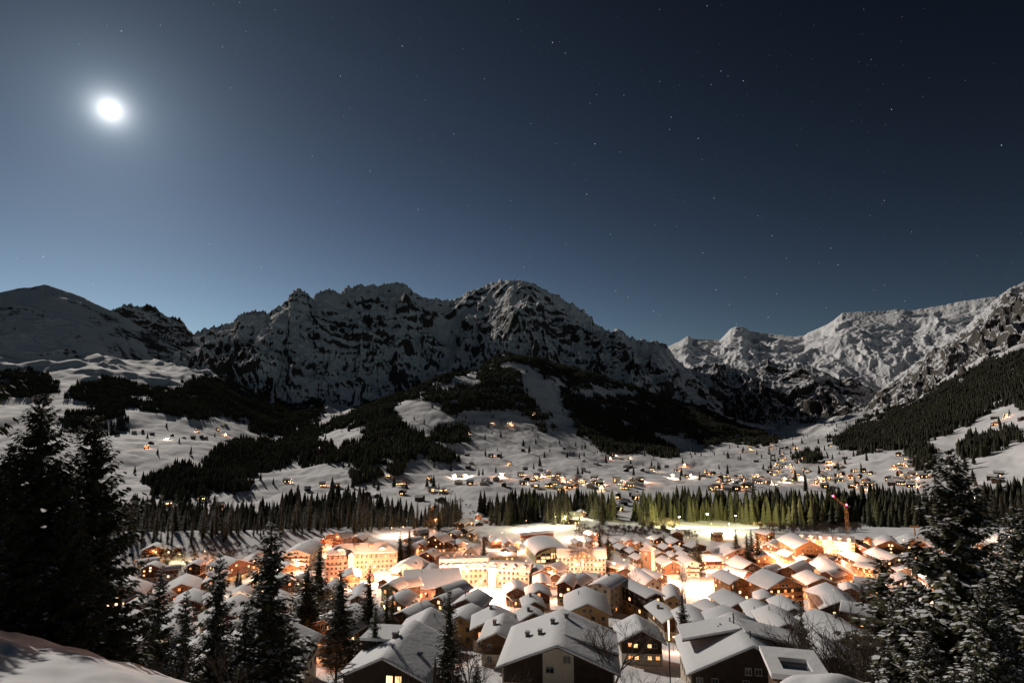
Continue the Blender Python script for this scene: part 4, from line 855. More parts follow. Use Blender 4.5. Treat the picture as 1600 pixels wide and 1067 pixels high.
eH, WH, HH = slope_hotel('long cream hotel with rows of balconies beside the bright terrace', 689, 761, 914, 3, 'cream', 4, ((.03, .3), (.45, .98)), 4.6, 8)
b = MB(); b.box(-2.2, 2.2, -1.8, 1, -6, HH + 3.4); obj('stair_tower', b.mesh('stair_tower', [WALLM['white']]), eH, (-WH / 2 + WH * .37, 0, 0))
for u in (.15, .3, .55, .7, .85): chimney(eH, -WH / 2 + WH * u, 8, HH + 4.9, 1.4, 1.0)
eI, WI, HI = slope_hotel('pale hotel wing with stair tower, right of the long balcony hotel', 764, 826, 917, 3, 'white', -10, ((.2, .6), (.65, .98)), 3.0, 4)
b = MB(); b.box(0, 4.6, -1.8, 4, -6, HI + 1.4); o = obj('stair_tower', b.mesh('stair_tower', [WALLM['white']]), eI, (-WI / 2, 0, 0)); b = MB(); b.box(-.2, 4.8, -2, 4.2, HI + 1.41, HI + 1.85); obj('snow', b.mesh('snow', [SNOW]), o)
eJ, WJ, HJ = slope_hotel('bright terraced hotel with balcony rows left of the crane', 1256, 1326, 869, 4, 'ochre', 2, ((.02, .45), (.5, .98)), 3.4, 6)
house(1264, 845, 1236, 832, 44, 4, 'ochre', 'honey', .4, 26, 0, True, label='side wing of the terraced hotel with its gable facing right')
# gabled balcony hotel
eK, WK, HK = slope_hotel('wide balcony hotel with one large gable in the middle of its roof', 873, 946, 901, 4, 'white', 3, ((.02, .3), (.33, .68), (.7, .98)), 4.6, 0)
gh = WK * .15
b = MB(); b.prism([(-WK * .29, HK - .2), (WK * .29, HK - .2), (0, HK + gh)], -2.0, 7); obj('gable', b.mesh('gable', [WOODM['honey']]), eK)
gable_roof(eK, WK * .58, 10, HK, HK + gh + .15, 1.6, 1.5, False, y0=-2.0)
balconies(eK, -WK * .2, WK * .2, [HK + .3], y=-2.02, m=WOODM['brown'])
for x in (-4.5, -1.5, 1.5, 4.5): add_window(eK, (x, -2.06, HK + 1.6), 0, 1.5, 1.3, 1, False)
b = MB(); b.box(-WK * .05, WK * .03, -2.6, -.05, -6, HK - .1); obj('stair_tower', b.mesh('stair_tower', [WALLM['white']]), eK)
for u in (-.25, .18): chimney(eK, WK * u, 7, HK + 5, 1.5, 1.8)
# round roofed hall with timber gable
eL, WL, LL, HL, ZL, rL = house(864, 855, 846, 838, 60, 2, 'green', None, 0, 22, 1, False, label='hall with a huge rounded snow roof and glazed timber gable', curved=1, wins=False, snow_t=.7)
for i in range(7):
    x = -WL / 2 + WL * (i + .5) / 7
    for f in range(3):
        if f == 2 and i in (0, 6): continue
        add_window(eL, (x, -.05, 1.8 + f * 2.4), 0, WL / 9, 1.7, (1, 0, 2, 1, 0)[(i * 2 + f) % 5], False)
b = MB()
for i in range(8): x = -WL / 2 + WL * i / 7; b.box(x - .18, x + .18, -.35, -.06, -1, HL + (WL / 2 - abs(x)) * .38)
for z in (.6, 3.0, 5.4): b.box(-WL / 2, WL / 2, -.30, -.07, z - .15, z + .12)
obj('timber_frame', b.mesh('timber_frame', [WOODM['honey']]), eL)
# big low hall
eM, WM, rM = facade_thing('hall', 'hall', 'low wide hall under one flat snow covered roof, left of centre', 634, 719, 940, 2)
b = MB(); b.box(-WM/2, WM/2, 0, 26, -8, 6.2); obj('wall', b.mesh('wall', [WALLM['pink']]), eM)
b = MB(); b.prism([(-WM/2 - 1.5, 6.2), (WM/2 + 1.5, 6.2), (WM/2 + 1.5, 6.5), (-WM/2 - 1.5, 6.5)], -1.5, 27.5); b.v = [(x, y, z + max(0, y) * .07) for x, y, z in b.v]; ro = obj('roof', b.mesh('roof', [SOFFIT]), eM)
b = MB(); b.prism([(-WM/2 - 1.6, 6.51), (WM/2 + 1.6, 6.51), (WM/2 + 1.4, 7.0), (-WM/2 - 1.4, 7.0)], -1.6, 27.6); b.v = [(x, y, z + max(0, y) * .07) for x, y, z in b.v]; obj('snow', b.mesh('snow', [SNOW]), ro)
for i in range(9): add_window(eM, (-WM/2 + WM * (i + .5) / 9, -.05, 3.2), 0, 1.5, 2.0, (0, 0, 1, 0, 3)[i % 5], False)
for u in (.3, .68): chimney(eM, -WM/2 + WM * u, 21, 8.4, 1.3, .6, True)
# church tower
x, y, z, r = at_ground(1013, 906); e = obj('church_tower', None, None, (x, y, z), -math.atan2(x, y) + R(-18)); tag(e, 'square stone church tower with a low snowy pyramid roof, lit orange', 'church tower')
tw = 15.5 * r / F / 2; th = (906 - 865) * r / F * 1.04
b = MB(); b.box(-tw, tw, -tw, tw, -5, th); b.box(-tw - .12, tw + .12, -tw - .12, tw + .12, th * .72, th * .745); b.box(-tw - .2, tw + .2, -tw - .2, tw + .2, th - .5, th); obj('wall', b.mesh('wall', [WALLM['stone']]), e)
b = MB(); q = tw + .9; b.v = [(-q, -q, th), (q, -q, th), (q, q, th), (-q, q, th), (0, 0, th + 2.7)]; b.f = [(0, 1, 4), (1, 2, 4), (2, 3, 4), (3, 0, 4), (3, 2, 1, 0)]; b.m = [0] * 5; ro = obj('roof', b.mesh('roof', [SOFFIT]), e)
b = MB(); b.v = [(-q, -q, th + .03), (q, -q, th + .03), (q, q, th + .03), (-q, q, th + .03), (0, 0, th + 3.2), (-q, -q, th + .35), (q, -q, th + .35), (q, q, th + .35), (-q, q, th + .35)]; b.f = [(0, 1, 6, 5), (1, 2, 7, 6), (2, 3, 8, 7), (3, 0, 5, 8), (5, 6, 4), (6, 7, 4), (7, 8, 4), (8, 5, 4)]; b.m = [0] * 8; obj('snow', b.mesh('snow', [SNOW]), ro)
for rz, (dx, dy) in ((0, (0, -1)), (math.pi / 2, (1, 0)), (-math.pi / 2, (-1, 0))):
    b = MB(); b.box(-.55, .55, -.06, .1, -1.1, .7); b.tube((0, -.06, .7), (0, .1, .7), .55, .55, 12); obj('belfry_opening', b.mesh('belfry_opening', [GLASSD]), e, (dx * tw, dy * tw, th * .80 - 1.3), rz)
    b = MB(); b.tube((0, .05, 0), (0, -.12, 0), 1.05, 1.05, 20, 0); o = obj('clock_face', b.mesh('clock_face', [WALLM['white']]), e, (dx * tw, dy * tw, th * .89), rz)
    b = MB(); b.box(-.05, .05, -.16, -.13, -.1, .8); b.box(-.1, .55, -.16, -.13, -.05, .05); obj('hand', b.mesh('hand', [METAL]), o)
# crane
x, y, z, r = at_ground(1327, 862); e = obj('crane', None, None, (x, y, z)); tag(e, 'slender tower crane with two red warning lights right of centre', 'crane')
YEL = mat('crane_paint', (.22, .12, .04), .5); RED = mat('red_lamp_glass', (.3, .01, .02), .4, emit=(1, .03, .10), es=40)
mh = (862 - 806) * r / F * 1.02; P0 = Vector((0, 0, 0)); lean = Vector((-6.5 * r / F, 0, 0))
def lattice(b, p, q, w0, w1, n):
    p, q = Vector(p), Vector(q); d = (q - p).normalized(); s = d.cross(Vector((0, 1, 0))).normalized(); u = s.cross(d)
    C = lambda t, i: p + (q - p) * t + s * ((w0 + (w1 - w0) * t) * (1 if i in (0, 3) else -1)) + u * ((w0 + (w1 - w0) * t) * (1 if i < 2 else -1))
    for i in range(4): b.tube(C(0, i), C(1, i), .09, .09, 4)
    for k in range(n):
        for i in range(4): b.tube(C(k / n, i), C((k + 1) / n, (i + 1) % 4), .045, .045, 3, cap=False); b.tube(C(k / n, i), C(k / n, (i + 1) % 4), .045, .045, 3, cap=False)
b = MB(); lattice(b, (0, 0, -1), (0, 0, mh), .9, .9, 16); obj('mast', b.mesh('mast', [YEL]), e)
tip = (-(1321 - 1305) * r / F, 0, mh + (806 - 794) * r / F * 1.15); b = MB(); lattice(b, (0, 0, mh), tip, .7, .35, 10); obj('jib', b.mesh('jib', [YEL]), e)
b = MB(); b.box(-1.1, 1.1, -1.3, 1.3, mh - 1.0, mh + .8); b.box(.8, 3.0, -.8, .8, mh - .6, mh + .9); obj('slewing_platform', b.mesh('slewing_platform', [METAL]), e)
for p in (tip, (0.2, -.6, mh + 1.6)):
    b = MB(); b.tube((0, 0, -.5), (0, 0, .5), .55, .55, 10); o = obj('warning_lamp', b.mesh('warning_lamp', [RED]), e, p)
# lift pylon
x, y, z, r = at_ground(1431, 848); e = obj('lift_pylon', None, None, (x, y, z)); tag(e, 'yellowish ski lift pylon with a crossbar on the snow behind the twin gabled chalets', 'pylon')
h = 20 * r / F; b = MB(); b.tube((0, 0, -1), (0, 0, h), .55, .35, 8); obj('post', b.mesh('post', [YEL]), e); b = MB(); b.box(-3.2, 3.2, -.3, .3, h - .5, h); b.box(-3.2, -2.4, -.5, .5, h, h + .4); b.box(2.4, 3.2, -.5, .5, h, h + .4); obj('crossbar', b.mesh('crossbar', [YEL]), e)
# snow covered shed and parasol, dark pole in the foreground
def near_pt(px, py, r):
    a, t = unproj(px, py); a = float(a); t = float(t); x, y = r * math.sin(a), r * math.cos(a); return x, y, t * r, gz(x, y)
x, y, z, g = near_pt(680, 1024, 72); e = obj('parasol', None, None, (x, y, g)); tag(e, 'tall closed dark parasol in front of the snow roofs left of centre', 'parasol')
b = MB(); b.tube((0, 0, -1), (0, 0, z - g), .06, .05, 6); obj('pole', b.mesh('pole', [METAL]), e); b = MB(); b.tube((0, 0, (z - g) - 4.2), (0, 0, z - g - .1), .42, .04, 8); obj('canopy', b.mesh('canopy', [WOODM['dark']]), e)
x, y, z, g = near_pt(1222, 1022, 64); e = obj('flagpole', None, None, (x, y, g)); tag(e, 'thin dark pole in front of the dark boarded gable', 'pole'); b = MB(); b.tube((0, 0, -1), (0, 0, z - g), .12, .09, 8); obj('shaft', b.mesh('shaft', [METAL]), e); b = MB(); b.tube((0, 0, z - g), (0, 0, z - g + .12), .16, .02, 8); obj('cap', b.mesh('cap', [METAL]), e)
x, y, z, g = near_pt(1044, 968, 105); e = obj('light_pole', None, None, (x, y, g)); tag(e, 'pale glowing light pole beside the dark chalet with six lit windows', 'lamp')
b = MB(); b.tube((0, 0, -1), (0, 0, z - g), .12, .10, 8); obj('post', b.mesh('post', [METAL]), e); b = MB(); b.tube((.0, -.14, z - g - 3.2), (.0, -.14, z - g), .13, .13, 8); obj('light_tube', b.mesh('light_tube', [GL[1]]), e)
x, y, z, g = near_pt(1250, 1052, 58); e = obj('shed', None, None, (x, y, g), -.25); tag(e, 'small shed roof with a snow rimmed skylight below the dark boarded gable', 'shed')
hh = z - g; b = MB(); b.box(-1.8, 1.8, 0, 5, -2, hh - .6); obj('wall', b.mesh('wall', [WOODM['dark']]), e)
b = MB(); b.box(-2.3, 2.3, -.5, 5.5, hh - .6, hh - .4); ro = obj('roof', b.mesh('roof', [SOFFIT]), e)
b = MB()
for q in ((-2.4, 2.4, -.6, .6), (-2.4, 2.4, 3.2, 5.6), (-2.4, -1.2, .6, 3.2), (1.2, 2.4, .6, 3.2)): b.box(*q, hh - .39, hh + .05)
obj('snow', b.mesh('snow', [SNOW]), ro); b = MB(); b.box(-1.2, 1.2, .6, 3.2, hh - .39, hh - .3); obj('skylight', b.mesh('skylight', [GLASSD]), ro)
x, y, z, g = near_pt(1300, 1062, 50)
m_ = bpy.data.meshes.new('snow_mound'); bm = bmesh.new(); bmesh.ops.create_icosphere(bm, subdivisions=4, radius=1)
for v in bm.verts: v.co.z += .12 * math.sin(v.co.x * 5 + 1) * math.cos(v.co.y * 4); v.co.x *= 4.6; v.co.y *= 3; v.co.z *= 2.2
bm.to_mesh(m_); bm.free(); m_.polygons.foreach_set('use_smooth', [True] * len(m_.polygons)); m_.materials.append(SNOW)
e = obj('snow_mound', m_, None, (x, y, z - 2.1)); tag(e, 'rounded snow covered hedge top at the bottom edge, right of centre', 'hedge')

# ---------------------------------------------------------------- lamps
def street_lamp(px, py, h, power, col=(1, .56, .26), label=None, rad=.25, head=LAMPG, x=None, spot=None):
    X, Y, Z, r = at_ground(px, py); e = obj('street_lamp', None, None, (X, Y, Z)); tag(e, label or '', 'lamp')
    b = MB(); b.tube((0, 0, -.5), (0, 0, h), .09, .06, 6); b.tube((0, 0, h), (0, -1.0, h + .1), .05, .05, 5); obj('post', b.mesh('post', [METAL]), e)
    b = MB(); b.box(-.28, .28, -1.35, -.75, h + .06, h + .2); o = obj('lamp_head', b.mesh('lamp_head', [METAL]), e); b = MB(); b.tube((0, -1.05, h + .05), (0, -1.05, h - .16), .22, .14, 8); obj('bulb', b.mesh('bulb', [head]), o)
    ld = bpy.data.lights.new('lamp_light', 'POINT'); ld.energy = power; ld.color = col; ld.shadow_soft_size = rad
    lo = bpy.data.objects.new('lamp_light', ld); COL.objects.link(lo); lo.parent = e; lo.location = (0, -1.05, h - .5)
    LAMPS.append([px, py, e, r, label]); return e
LAMPS = []
HOT = (1, .485, .285); OR = (1, .36, .15); WH_ = (1, .72, .52); GRN = (.80, 1, .38)
K = 2.45
for (px, py, h, p, c) in [(640, 930, 7, 6000, HOT), (720, 960, 6, 2500, HOT), (665, 950, 6, 2500, HOT), (860, 915, 6, 6000, HOT), (800, 905, 6, 7000, HOT), (790, 880, 7, 7000, HOT), (840, 870, 6, 4000, HOT), (960, 930, 6, 2500, HOT), (1000, 940, 5, 2000, HOT), (1150, 955, 5, 2500, HOT), (1230, 960, 5, 2000, HOT), (1260, 930, 6, 4000, HOT), (1110, 890, 7, 9000, HOT), (1240, 890, 7, 8000, HOT), (1180, 855, 6, 3500, HOT), (980, 865, 6, 3500, HOT), (940, 925, 6, 4000, HOT), (430, 890, 6, 5000, OR), (440, 915, 6, 2500, OR), (450, 960, 5, 2000, OR), (340, 900, 6, 2500, OR), (270, 950, 5, 2000, OR), (600, 860, 6, 4000, HOT),
   (476, 900, 6, 14000, HOT), (462, 893, 5, 7000, HOT), (545, 915, 7, 12000, HOT), (572, 912, 9, 36000, HOT), (600, 914, 7, 24000, HOT), (556, 918, 6, 10000, HOT), (632, 910, 7, 22000, HOT), (655, 912, 6, 14000, HOT), (618, 918, 5, 8000, HOT),
   (735, 922, 7, 26000, HOT), (755, 930, 7, 34000, HOT), (745, 942, 7, 20000, HOT), (775, 926, 8, 26000, HOT), (700, 918, 7, 9000, HOT), (826, 914, 8, 16000, HOT), (822, 898, 7, 8000, HOT), (785, 942, 6, 9000, HOT),
   (905, 908, 8, 24000, HOT), (930, 906, 7, 14000, HOT), (885, 905, 6, 6000, HOT), (960, 900, 7, 12000, HOT), (975, 895, 7, 12000, HOT), (1000, 915, 6, 1500, HOT), (1034, 908, 7, 7000, HOT), (1045, 900, 9, 34000, HOT), (1072, 912, 9, 36000, HOT), (1095, 918, 9, 40000, HOT), (1085, 898, 8, 26000, HOT),
   (1105, 930, 8, 22000, HOT), (1060, 890, 7, 14000, HOT), (1120, 912, 7, 16000, HOT), (1165, 925, 6, 14000, HOT), (1190, 940, 6, 9000, HOT), (1140, 920, 6, 10000, HOT), (1212, 890, 9, 30000, HOT), (1222, 896, 7, 14000, HOT), (1205, 876, 7, 20000, HOT), (1170, 880, 6, 5000, HOT), (1140, 880, 6, 9000, HOT),
   (1262, 875, 6, 14000, HOT), (1290, 874, 7, 22000, HOT), (1318, 872, 7, 20000, HOT), (1232, 872, 6, 8000, HOT), (1412, 866, 8, 26000, HOT), (1380, 862, 6, 9000, HOT), (1440, 862, 6, 9000, HOT), (1355, 862, 6, 5000, HOT), (1350, 905, 5, 3500, OR), (1345, 915, 5, 3500, OR), (1318, 896, 5, 3500, OR), (1300, 905, 4, 2600, OR),
   (1413, 914, 5, 8000, WH_), (1500, 868, 6, 7000, HOT), (1580, 846, 6, 12000, WH_), (1492, 905, 5, 2500, OR), (1095, 985, 4, 900, HOT), (1045, 990, 6, 1500, HOT), (1190, 972, 4, 500, HOT), (1052, 1018, 4, 900, HOT), (940, 960, 5, 1200, HOT), (1010, 955, 5, 1400, HOT),
   (855, 952, 6, 3500, HOT), (875, 938, 6, 3500, HOT), (905, 930, 6, 3000, HOT), (800, 945, 5, 3000, HOT), (560, 1000, 5, 1200, (1, .75, .4)), (490, 1030, 5, 900, OR), (470, 1050, 5, 600, OR), (500, 985, 5, 700, HOT), (600, 968, 5, 900, (1, .8, .5)), (590, 950, 5, 900, (.9, .95, .6)), (700, 985, 5, 500, HOT), (690, 1040, 4, 260, HOT),
   (680, 828, 8, 9000, OR), (612, 838, 6, 9000, WH_), (630, 836, 6, 6000, WH_), (822, 828, 7, 16000, (1, .8, .5)), (898, 842, 7, 15000, WH_), (868, 824, 8, 16000, (1, .92, .5)), (882, 820, 7, 9000, (1, .92, .5)), (897, 816, 7, 7000, (1, .92, .5)), (912, 811, 7, 6000, (1, .92, .6)), (785, 846, 6, 7000, HOT), (778, 858, 6, 6000, HOT), (765, 850, 6, 3500, HOT), (812, 862, 6, 9000, HOT),
   (935, 848, 6, 3500, HOT), (975, 850, 5, 1600, HOT), (995, 853, 5, 1600, HOT), (1010, 850, 5, 1600, HOT), (1045, 860, 5, 1500, HOT), (1075, 850, 5, 1200, OR), (1142, 840, 5, 2200, OR), (1000, 875, 5, 2500, HOT), (1180, 868, 6, 4000, HOT), (730, 862, 6, 3000, HOT), (700, 858, 5, 2500, HOT), (660, 870, 5, 3000, OR), (650, 862, 5, 2500, OR), (520, 856, 6, 7000, OR), (540, 852, 6, 6000, OR),
   (505, 870, 6, 6000, OR), (388, 890, 6, 3000, OR), (405, 905, 6, 5000, WH_), (370, 955, 5, 3500, WH_), (395, 975, 5, 2500, HOT), (200, 928, 5, 1500, HOT), (250, 985, 5, 1000, OR), (300, 925, 5, 1500, OR), (235, 890, 6, 3500, (1, .85, .4)), (280, 880, 6, 1800, (1, .85, .4)), (320, 875, 6, 2000, OR), (175, 905, 6, 1600, WH_), (240, 872, 5, 900, OR),
   (1255, 850, 5, 2500, HOT), (1455, 880, 5, 1600, OR), (1540, 890, 5, 1200, HOT), (1350, 885, 5, 2600, OR), (860, 868, 6, 4500, (1, .9, .4)), (880, 870, 6, 2500, (1, .9, .4)), (1275, 925, 5, 900, HOT)]:
    street_lamp(px, py, h * (1.35 if p > 5000 else 1.15), p * K, c)
def floodlight(px, py, h, power, col, label, dirn=None, size=110):
    X, Y, Z, r = at_ground(px, py); e = obj('floodlight', None, None, (X, Y, Z)); tag(e, label, 'floodlight')
    b = MB(); b.tube((0, 0, -1), (0, 0, h), .16, .10, 8); obj('mast', b.mesh('mast', [METAL]), e)
    b = MB(); b.box(-1.0, 1.0, -.3, .1, h, h + .9); o = obj('lamp_head', b.mesh('lamp_head', [METAL]), e); b = MB(); b.box(-.9, .9, .11, .16, h + .1, h + .8); b.box(-.9, .9, -.36, -.31, h + .1, h + .8); obj('lens', b.mesh('lens', [LAMPW]), o)
    ld = bpy.data.lights.new('flood_light', 'SPOT'); ld.energy = power; ld.color = col; ld.shadow_soft_size = .5; ld.spot_size = R(150); ld.spot_blend = .6
    lo = bpy.data.objects.new('flood_light', ld); COL.objects.link(lo); lo.parent = e; lo.location = (0, .8, h + .3); lo.rotation_euler = (R(80), 0, -math.atan2(X, Y))
floodlight(1106, 826, 14, 900000, (1.0, .90, .36), 'tall floodlight over the snow pitch behind the village')
floodlight(1150, 825, 12, 500000, (1.0, .86, .36), 'second floodlight at the right end of the snow pitch')
floodlight(1062, 827, 12, 400000, (.95, .92, .36), 'floodlight at the left end of the snow pitch')
street_lamp(1112, 832, 9, 60000, (1.0, .92, .5)); street_lamp(1140, 832, 9, 30000, (1.0, .92, .5))
# ---------------------------------------------------------------- far chalets
FARW = [mat('far_brown_boards', (.08, .045, .025), .8), mat('far_dark_boards', (.035, .024, .018), .8), mat('far_pale_render', (.40, .32, .24), .9)]
def far_mesh(W, Ln, hz, wm, litn, seed):
    rg = random.Random(seed); b = MB(); hw = W / 2; zr = hz + hw * .45
    b.prism([(-hw, -4), (hw, -4), (hw, hz), (0, zr), (-hw, hz)], -Ln / 2, Ln / 2, 0)
    w1 = b.mesh('wall', [wm]); b = MB(); o = .9; t = .25
    for s in (-1, 1): b.prism(sorted([(0, zr), (s * (hw + o), hz - o * .45), (s * (hw + o), hz - o * .45 + .7), (0, zr + .8)], key=lambda p: math.atan2(p[1] - (hz + zr) / 2, p[0] - s * hw / 2)), -Ln / 2 - o, Ln / 2 + o)
    r1 = b.mesh('roof', [SNOW])
    b = MB()
    for i in range(litn):
        x = rg.uniform(-hw * .7, hw * .7); z = rg.choice((1.6, 4.2)) if hz > 5 else 1.6; b.face([(x - .6, -Ln / 2 - .05, z - .6), (x + .6, -Ln / 2 - .05, z - .6), (x + .6, -Ln / 2 - .05, z + .6), (x - .6, -Ln / 2 - .05, z + .6)])
        y = rg.uniform(-Ln * .4, Ln * .4)
        for s in (-1, 1): b.face([(s * (hw + .05), y - .6, z - .6), (s * (hw + .05), y + .6, z - .6), (s * (hw + .05), y + .6, z + .6), (s * (hw + .05), y - .6, z + .6)])
    return w1, r1, (b.mesh('window', [GLF]) if litn else None)
GLF = lit('far_lit_pane', (1, .55, .22), 7)
FM = [far_mesh(rng.uniform(8, 13), rng.uniform(10, 15), rng.choice((3.5, 5.5, 6.5)), FARW[i % 3], (0, 2, 4)[(i // 3) % 3], i) for i in range(18)]
FARS = []; REQ = []
placed = []
def far_house(px, py, litk=None, power=0, col=HOT):
    a, t, r = solve(px, py, 0, 620, 4600, 3); x, y = r * math.sin(a), r * math.cos(a)
    if any((x - p) ** 2 + (y - q) ** 2 < 170 for p, q in placed): return
    placed.append((x, y)); ch = [i for i in range(18) if litk is None or (litk and (i // 3) % 3) or (not litk and (i // 3) % 3 == 0)]
    REQ.append((r, px, py, a, x, y, rng.choice(ch), -a + rng.choice((0, 1.57)) + rng.uniform(-.5, .5), power, col))
def build_far(maxn):
    REQ.sort(key=lambda q: q[0]); b = None; V = []; Fc = []; MI = []
    root = bpy.data.objects.new('far_chalets', bpy.data.meshes.new('far_chalets')); COL.objects.link(root)
    for n, (r, px, py, a, x, y, k, rz, power, col) in enumerate(REQ):
        w1, r1, n1 = FM[k]; z = gz(x, y); par = None
        if n < maxn:
            e = obj('chalet', None, None, (x, y, z), rz); obj('wall', w1, e); obj('roof', r1, e)
            if n1: obj('window', n1, e)
            FARS.append([px, py, e, 'pale' if k % 3 == 2 else ('brown', 'dark')[k % 3], bool(n1)]); par = e
        else:
            M_ = Matrix.Translation((x, y, z)) @ Matrix.Rotation(rz, 4, 'Z')
            for me, mi in ((w1, k % 3), (r1, 3), (n1, 4)):
                if not me: continue
                o0 = len(V); V += [tuple(M_ @ v.co) for v in me.vertices]
                for p in me.polygons: Fc.append(tuple(o0 + i for i in p.vertices)); MI.append(mi)
        if power:
            ld = bpy.data.lights.new('far_lamp_light', 'POINT'); ld.energy = power * 1.3; ld.color = col; ld.shadow_soft_size = .4
            lo = bpy.data.objects.new('far_lamp_light', ld); COL.objects.link(lo)
            if par: lo.parent = par; lo.location = (0, -9, 4)
            else: lo.location = (x + 9 * math.sin(rz), y - 9 * math.cos(rz), z + 4)
    me = root.data; me.from_pydata(V, [], Fc); me.polygons.foreach_set('material_index', MI)
    for m in FARW + [SNOW, GLF]: me.materials.append(m)
    me.update(); tag(root, 'tiny snow roofed chalets spread over the farthest valley fields', 'chalets', None, 'stuff')
CL = [(808, 740, 880, 752, 12, .8), (860, 748, 945, 766, 24, .85), (815, 752, 870, 765, 9, .7), (968, 750, 1003, 770, 5, .7), (975, 727, 1060, 738, 7, .4), (1085, 738, 1130, 748, 5, .6), (1120, 740, 1210, 762, 24, .85), (1110, 757, 1180, 776, 8, .6), (1200, 712, 1262, 752, 26, .8), (1262, 735, 1360, 762, 26, .75),
      (1350, 742, 1450, 758, 14, .6), (1280, 695, 1460, 735, 20, .35), (1170, 694, 1240, 714, 8, .6), (560, 740, 700, 800, 12, .5), (600, 735, 800, 762, 8, .5), (720, 700, 1000, 738, 16, .3), (690, 655, 800, 680, 5, .4), (440, 730, 560, 772, 4, .4), (200, 662, 372, 700, 14, .3), (205, 778, 350, 812, 14, .6), (300, 735, 400, 755, 5, .8),
      (1490, 740, 1600, 782, 12, .5), (1500, 650, 1600, 690, 4, .4), (1310, 745, 1440, 762, 8, .7), (960, 775, 1000, 800, 7, .2), (880, 795, 960, 822, 7, .6), (700, 812, 760, 830, 5, .5), (1180, 715, 1290, 730, 8, .5)]
for (x0, y0, x1, y1, n, pl) in CL:
    for i in range(n):
        l_ = rng.random() < pl; far_house(rng.uniform(x0, x1), rng.uniform(y0, y1), l_, rng.choice((0, 0, 1500, 3500)) if l_ else 0, rng.choice((HOT, OR, WH_)))
for (px, py, p, c) in [(262, 687, 22000, WH_), (228, 700, 6000, OR), (352, 680, 9000, HOT), (345, 722, 26000, (1, .85, .5)), (315, 737, 26000, OR), (225, 785, 30000, HOT), (340, 803, 14000, OR), (498, 704, 22000, HOT), (545, 812, 16000, HOT), (766, 661, 45000, WH_), (795, 663, 12000, HOT), (726, 746, 60000, (1, .85, .6)), (785, 744, 60000, HOT), (710, 746, 20000, WH_), (838, 745, 40000, HOT), (880, 752, 26000, HOT), (900, 757, 22000, HOT),
                    (957, 711, 22000, WH_), (979, 718, 26000, WH_), (954, 717, 9000, OR), (1018, 734, 9000, WH_), (963, 753, 16000, WH_), (1000, 752, 24000, HOT), (1050, 746, 40000, WH_), (1075, 745, 40000, WH_), (1100, 746, 40000, WH_), (1130, 747, 20000, HOT), (1113, 768, 16000, WH_), (1132, 764, 12000, OR), (1070, 728, 9000, OR), (1186, 690, 50000, WH_), (1172, 703, 12000, OR), (1160, 706, 9000, OR),
                    (1250, 721, 22000, HOT), (1295, 724, 16000, OR), (1320, 750, 12000, HOT), (1400, 752, 22000, OR), (1425, 750, 20000, HOT), (1348, 767, 9000, HOT), (1250, 749, 16000, WH_), (1280, 752, 16000, WH_), (1380, 752, 12000, HOT), (1572, 651, 16000, OR), (1498, 697, 7000, OR), (1535, 770, 26000, HOT), (1240, 700, 9000, OR), (990, 775, 0, HOT), (835, 647, 30000, WH_), (1200, 755, 16000, WH_), (1160, 752, 16000, HOT), (1225, 752, 16000, WH_)]:
    far_house(px, py, True, p, c)  # lamps along the valley road are added to imitate its light streaks

# ---- filler chalets and small trees between the placed houses
FILLP = [(205, 862), (330, 866), (440, 868), (600, 842), (700, 826), (800, 836), (940, 838), (1110, 842), (1240, 846), (1460, 852), (1600, 850), (1600, 900), (1480, 1000), (1380, 985), (1240, 1000), (1060, 960), (900, 950), (700, 1000), (560, 1010), (300, 1030), (180, 960)]
KEEP = [(708, 900, 808, 952), (1052, 884, 1145, 940), (1022, 884, 1062, 912), (585, 900, 700, 924), (1192, 866, 1232, 905), (455, 880, 484, 908), (500, 830, 622, 915), (686, 865, 830, 918), (868, 858, 950, 905), (1222, 828, 1330, 872), (626, 900, 732, 946), (815, 835, 895, 893), (1004, 860, 1032, 912)]
def free(x, y, rad): return all((x - a) ** 2 + (y - b) ** 2 > (c * .95 + rad) ** 2 for a, b, c in FOOT)
TREES_V = []
for k in range(3500):
    px, py = rng.uniform(180, 1600), rng.uniform(826, 1010)
    if not inpoly(np.array([px]), np.array([py]), FILLP)[0] or any(a <= px <= c and b <= py <= d for a, b, c, d in KEEP): continue
    a, t, r = solve(px, py, 0); x, y = r * math.sin(a), r * math.cos(a)
    if r < 130: continue
    if free(x, y, 6) and len(HOUSES) < 205:
        w = rng.uniform(8.5, 12.5); hz = 2 * 2.8 + .6 + w / 2 * .45; pyr = py - hz * F / r
        u = rng.choice((-1, 1)) * rng.uniform(.2, .9); ln = rng.uniform(10, 14); 
        ax, ay, az_ = x, y, gz(x, y) + hz; qx, qy = x + ln * u, y + ln * math.sqrt(1 - u * u); p1 = proj(ax, ay, az_); p2 = proj(qx, qy, az_)
        house(float(p1[0]), float(p1[1]), float(p2[0]), float(p2[1]), (w + 2.2) * F / r, rng.choice((2, 2, 3)), rng.choice(('cream', 'ochre', 'white')), rng.choice(('brown', 'brown', 'red', 'honey', 'dark')), rng.uniform(.2, .8), 24, rng.choice((0, 1)), rng.random() < .5)
    elif free(x, y, 1.5) and len(TREES_V) < 75:
        TREES_V.append((px, py, x, y, r)); FOOT.append((x, y, 2))
print('houses', len(HOUSES), 'far', len(REQ), 'village trees', len(TREES_V))
build_far(max(40, 300 - len(HOUSES)))
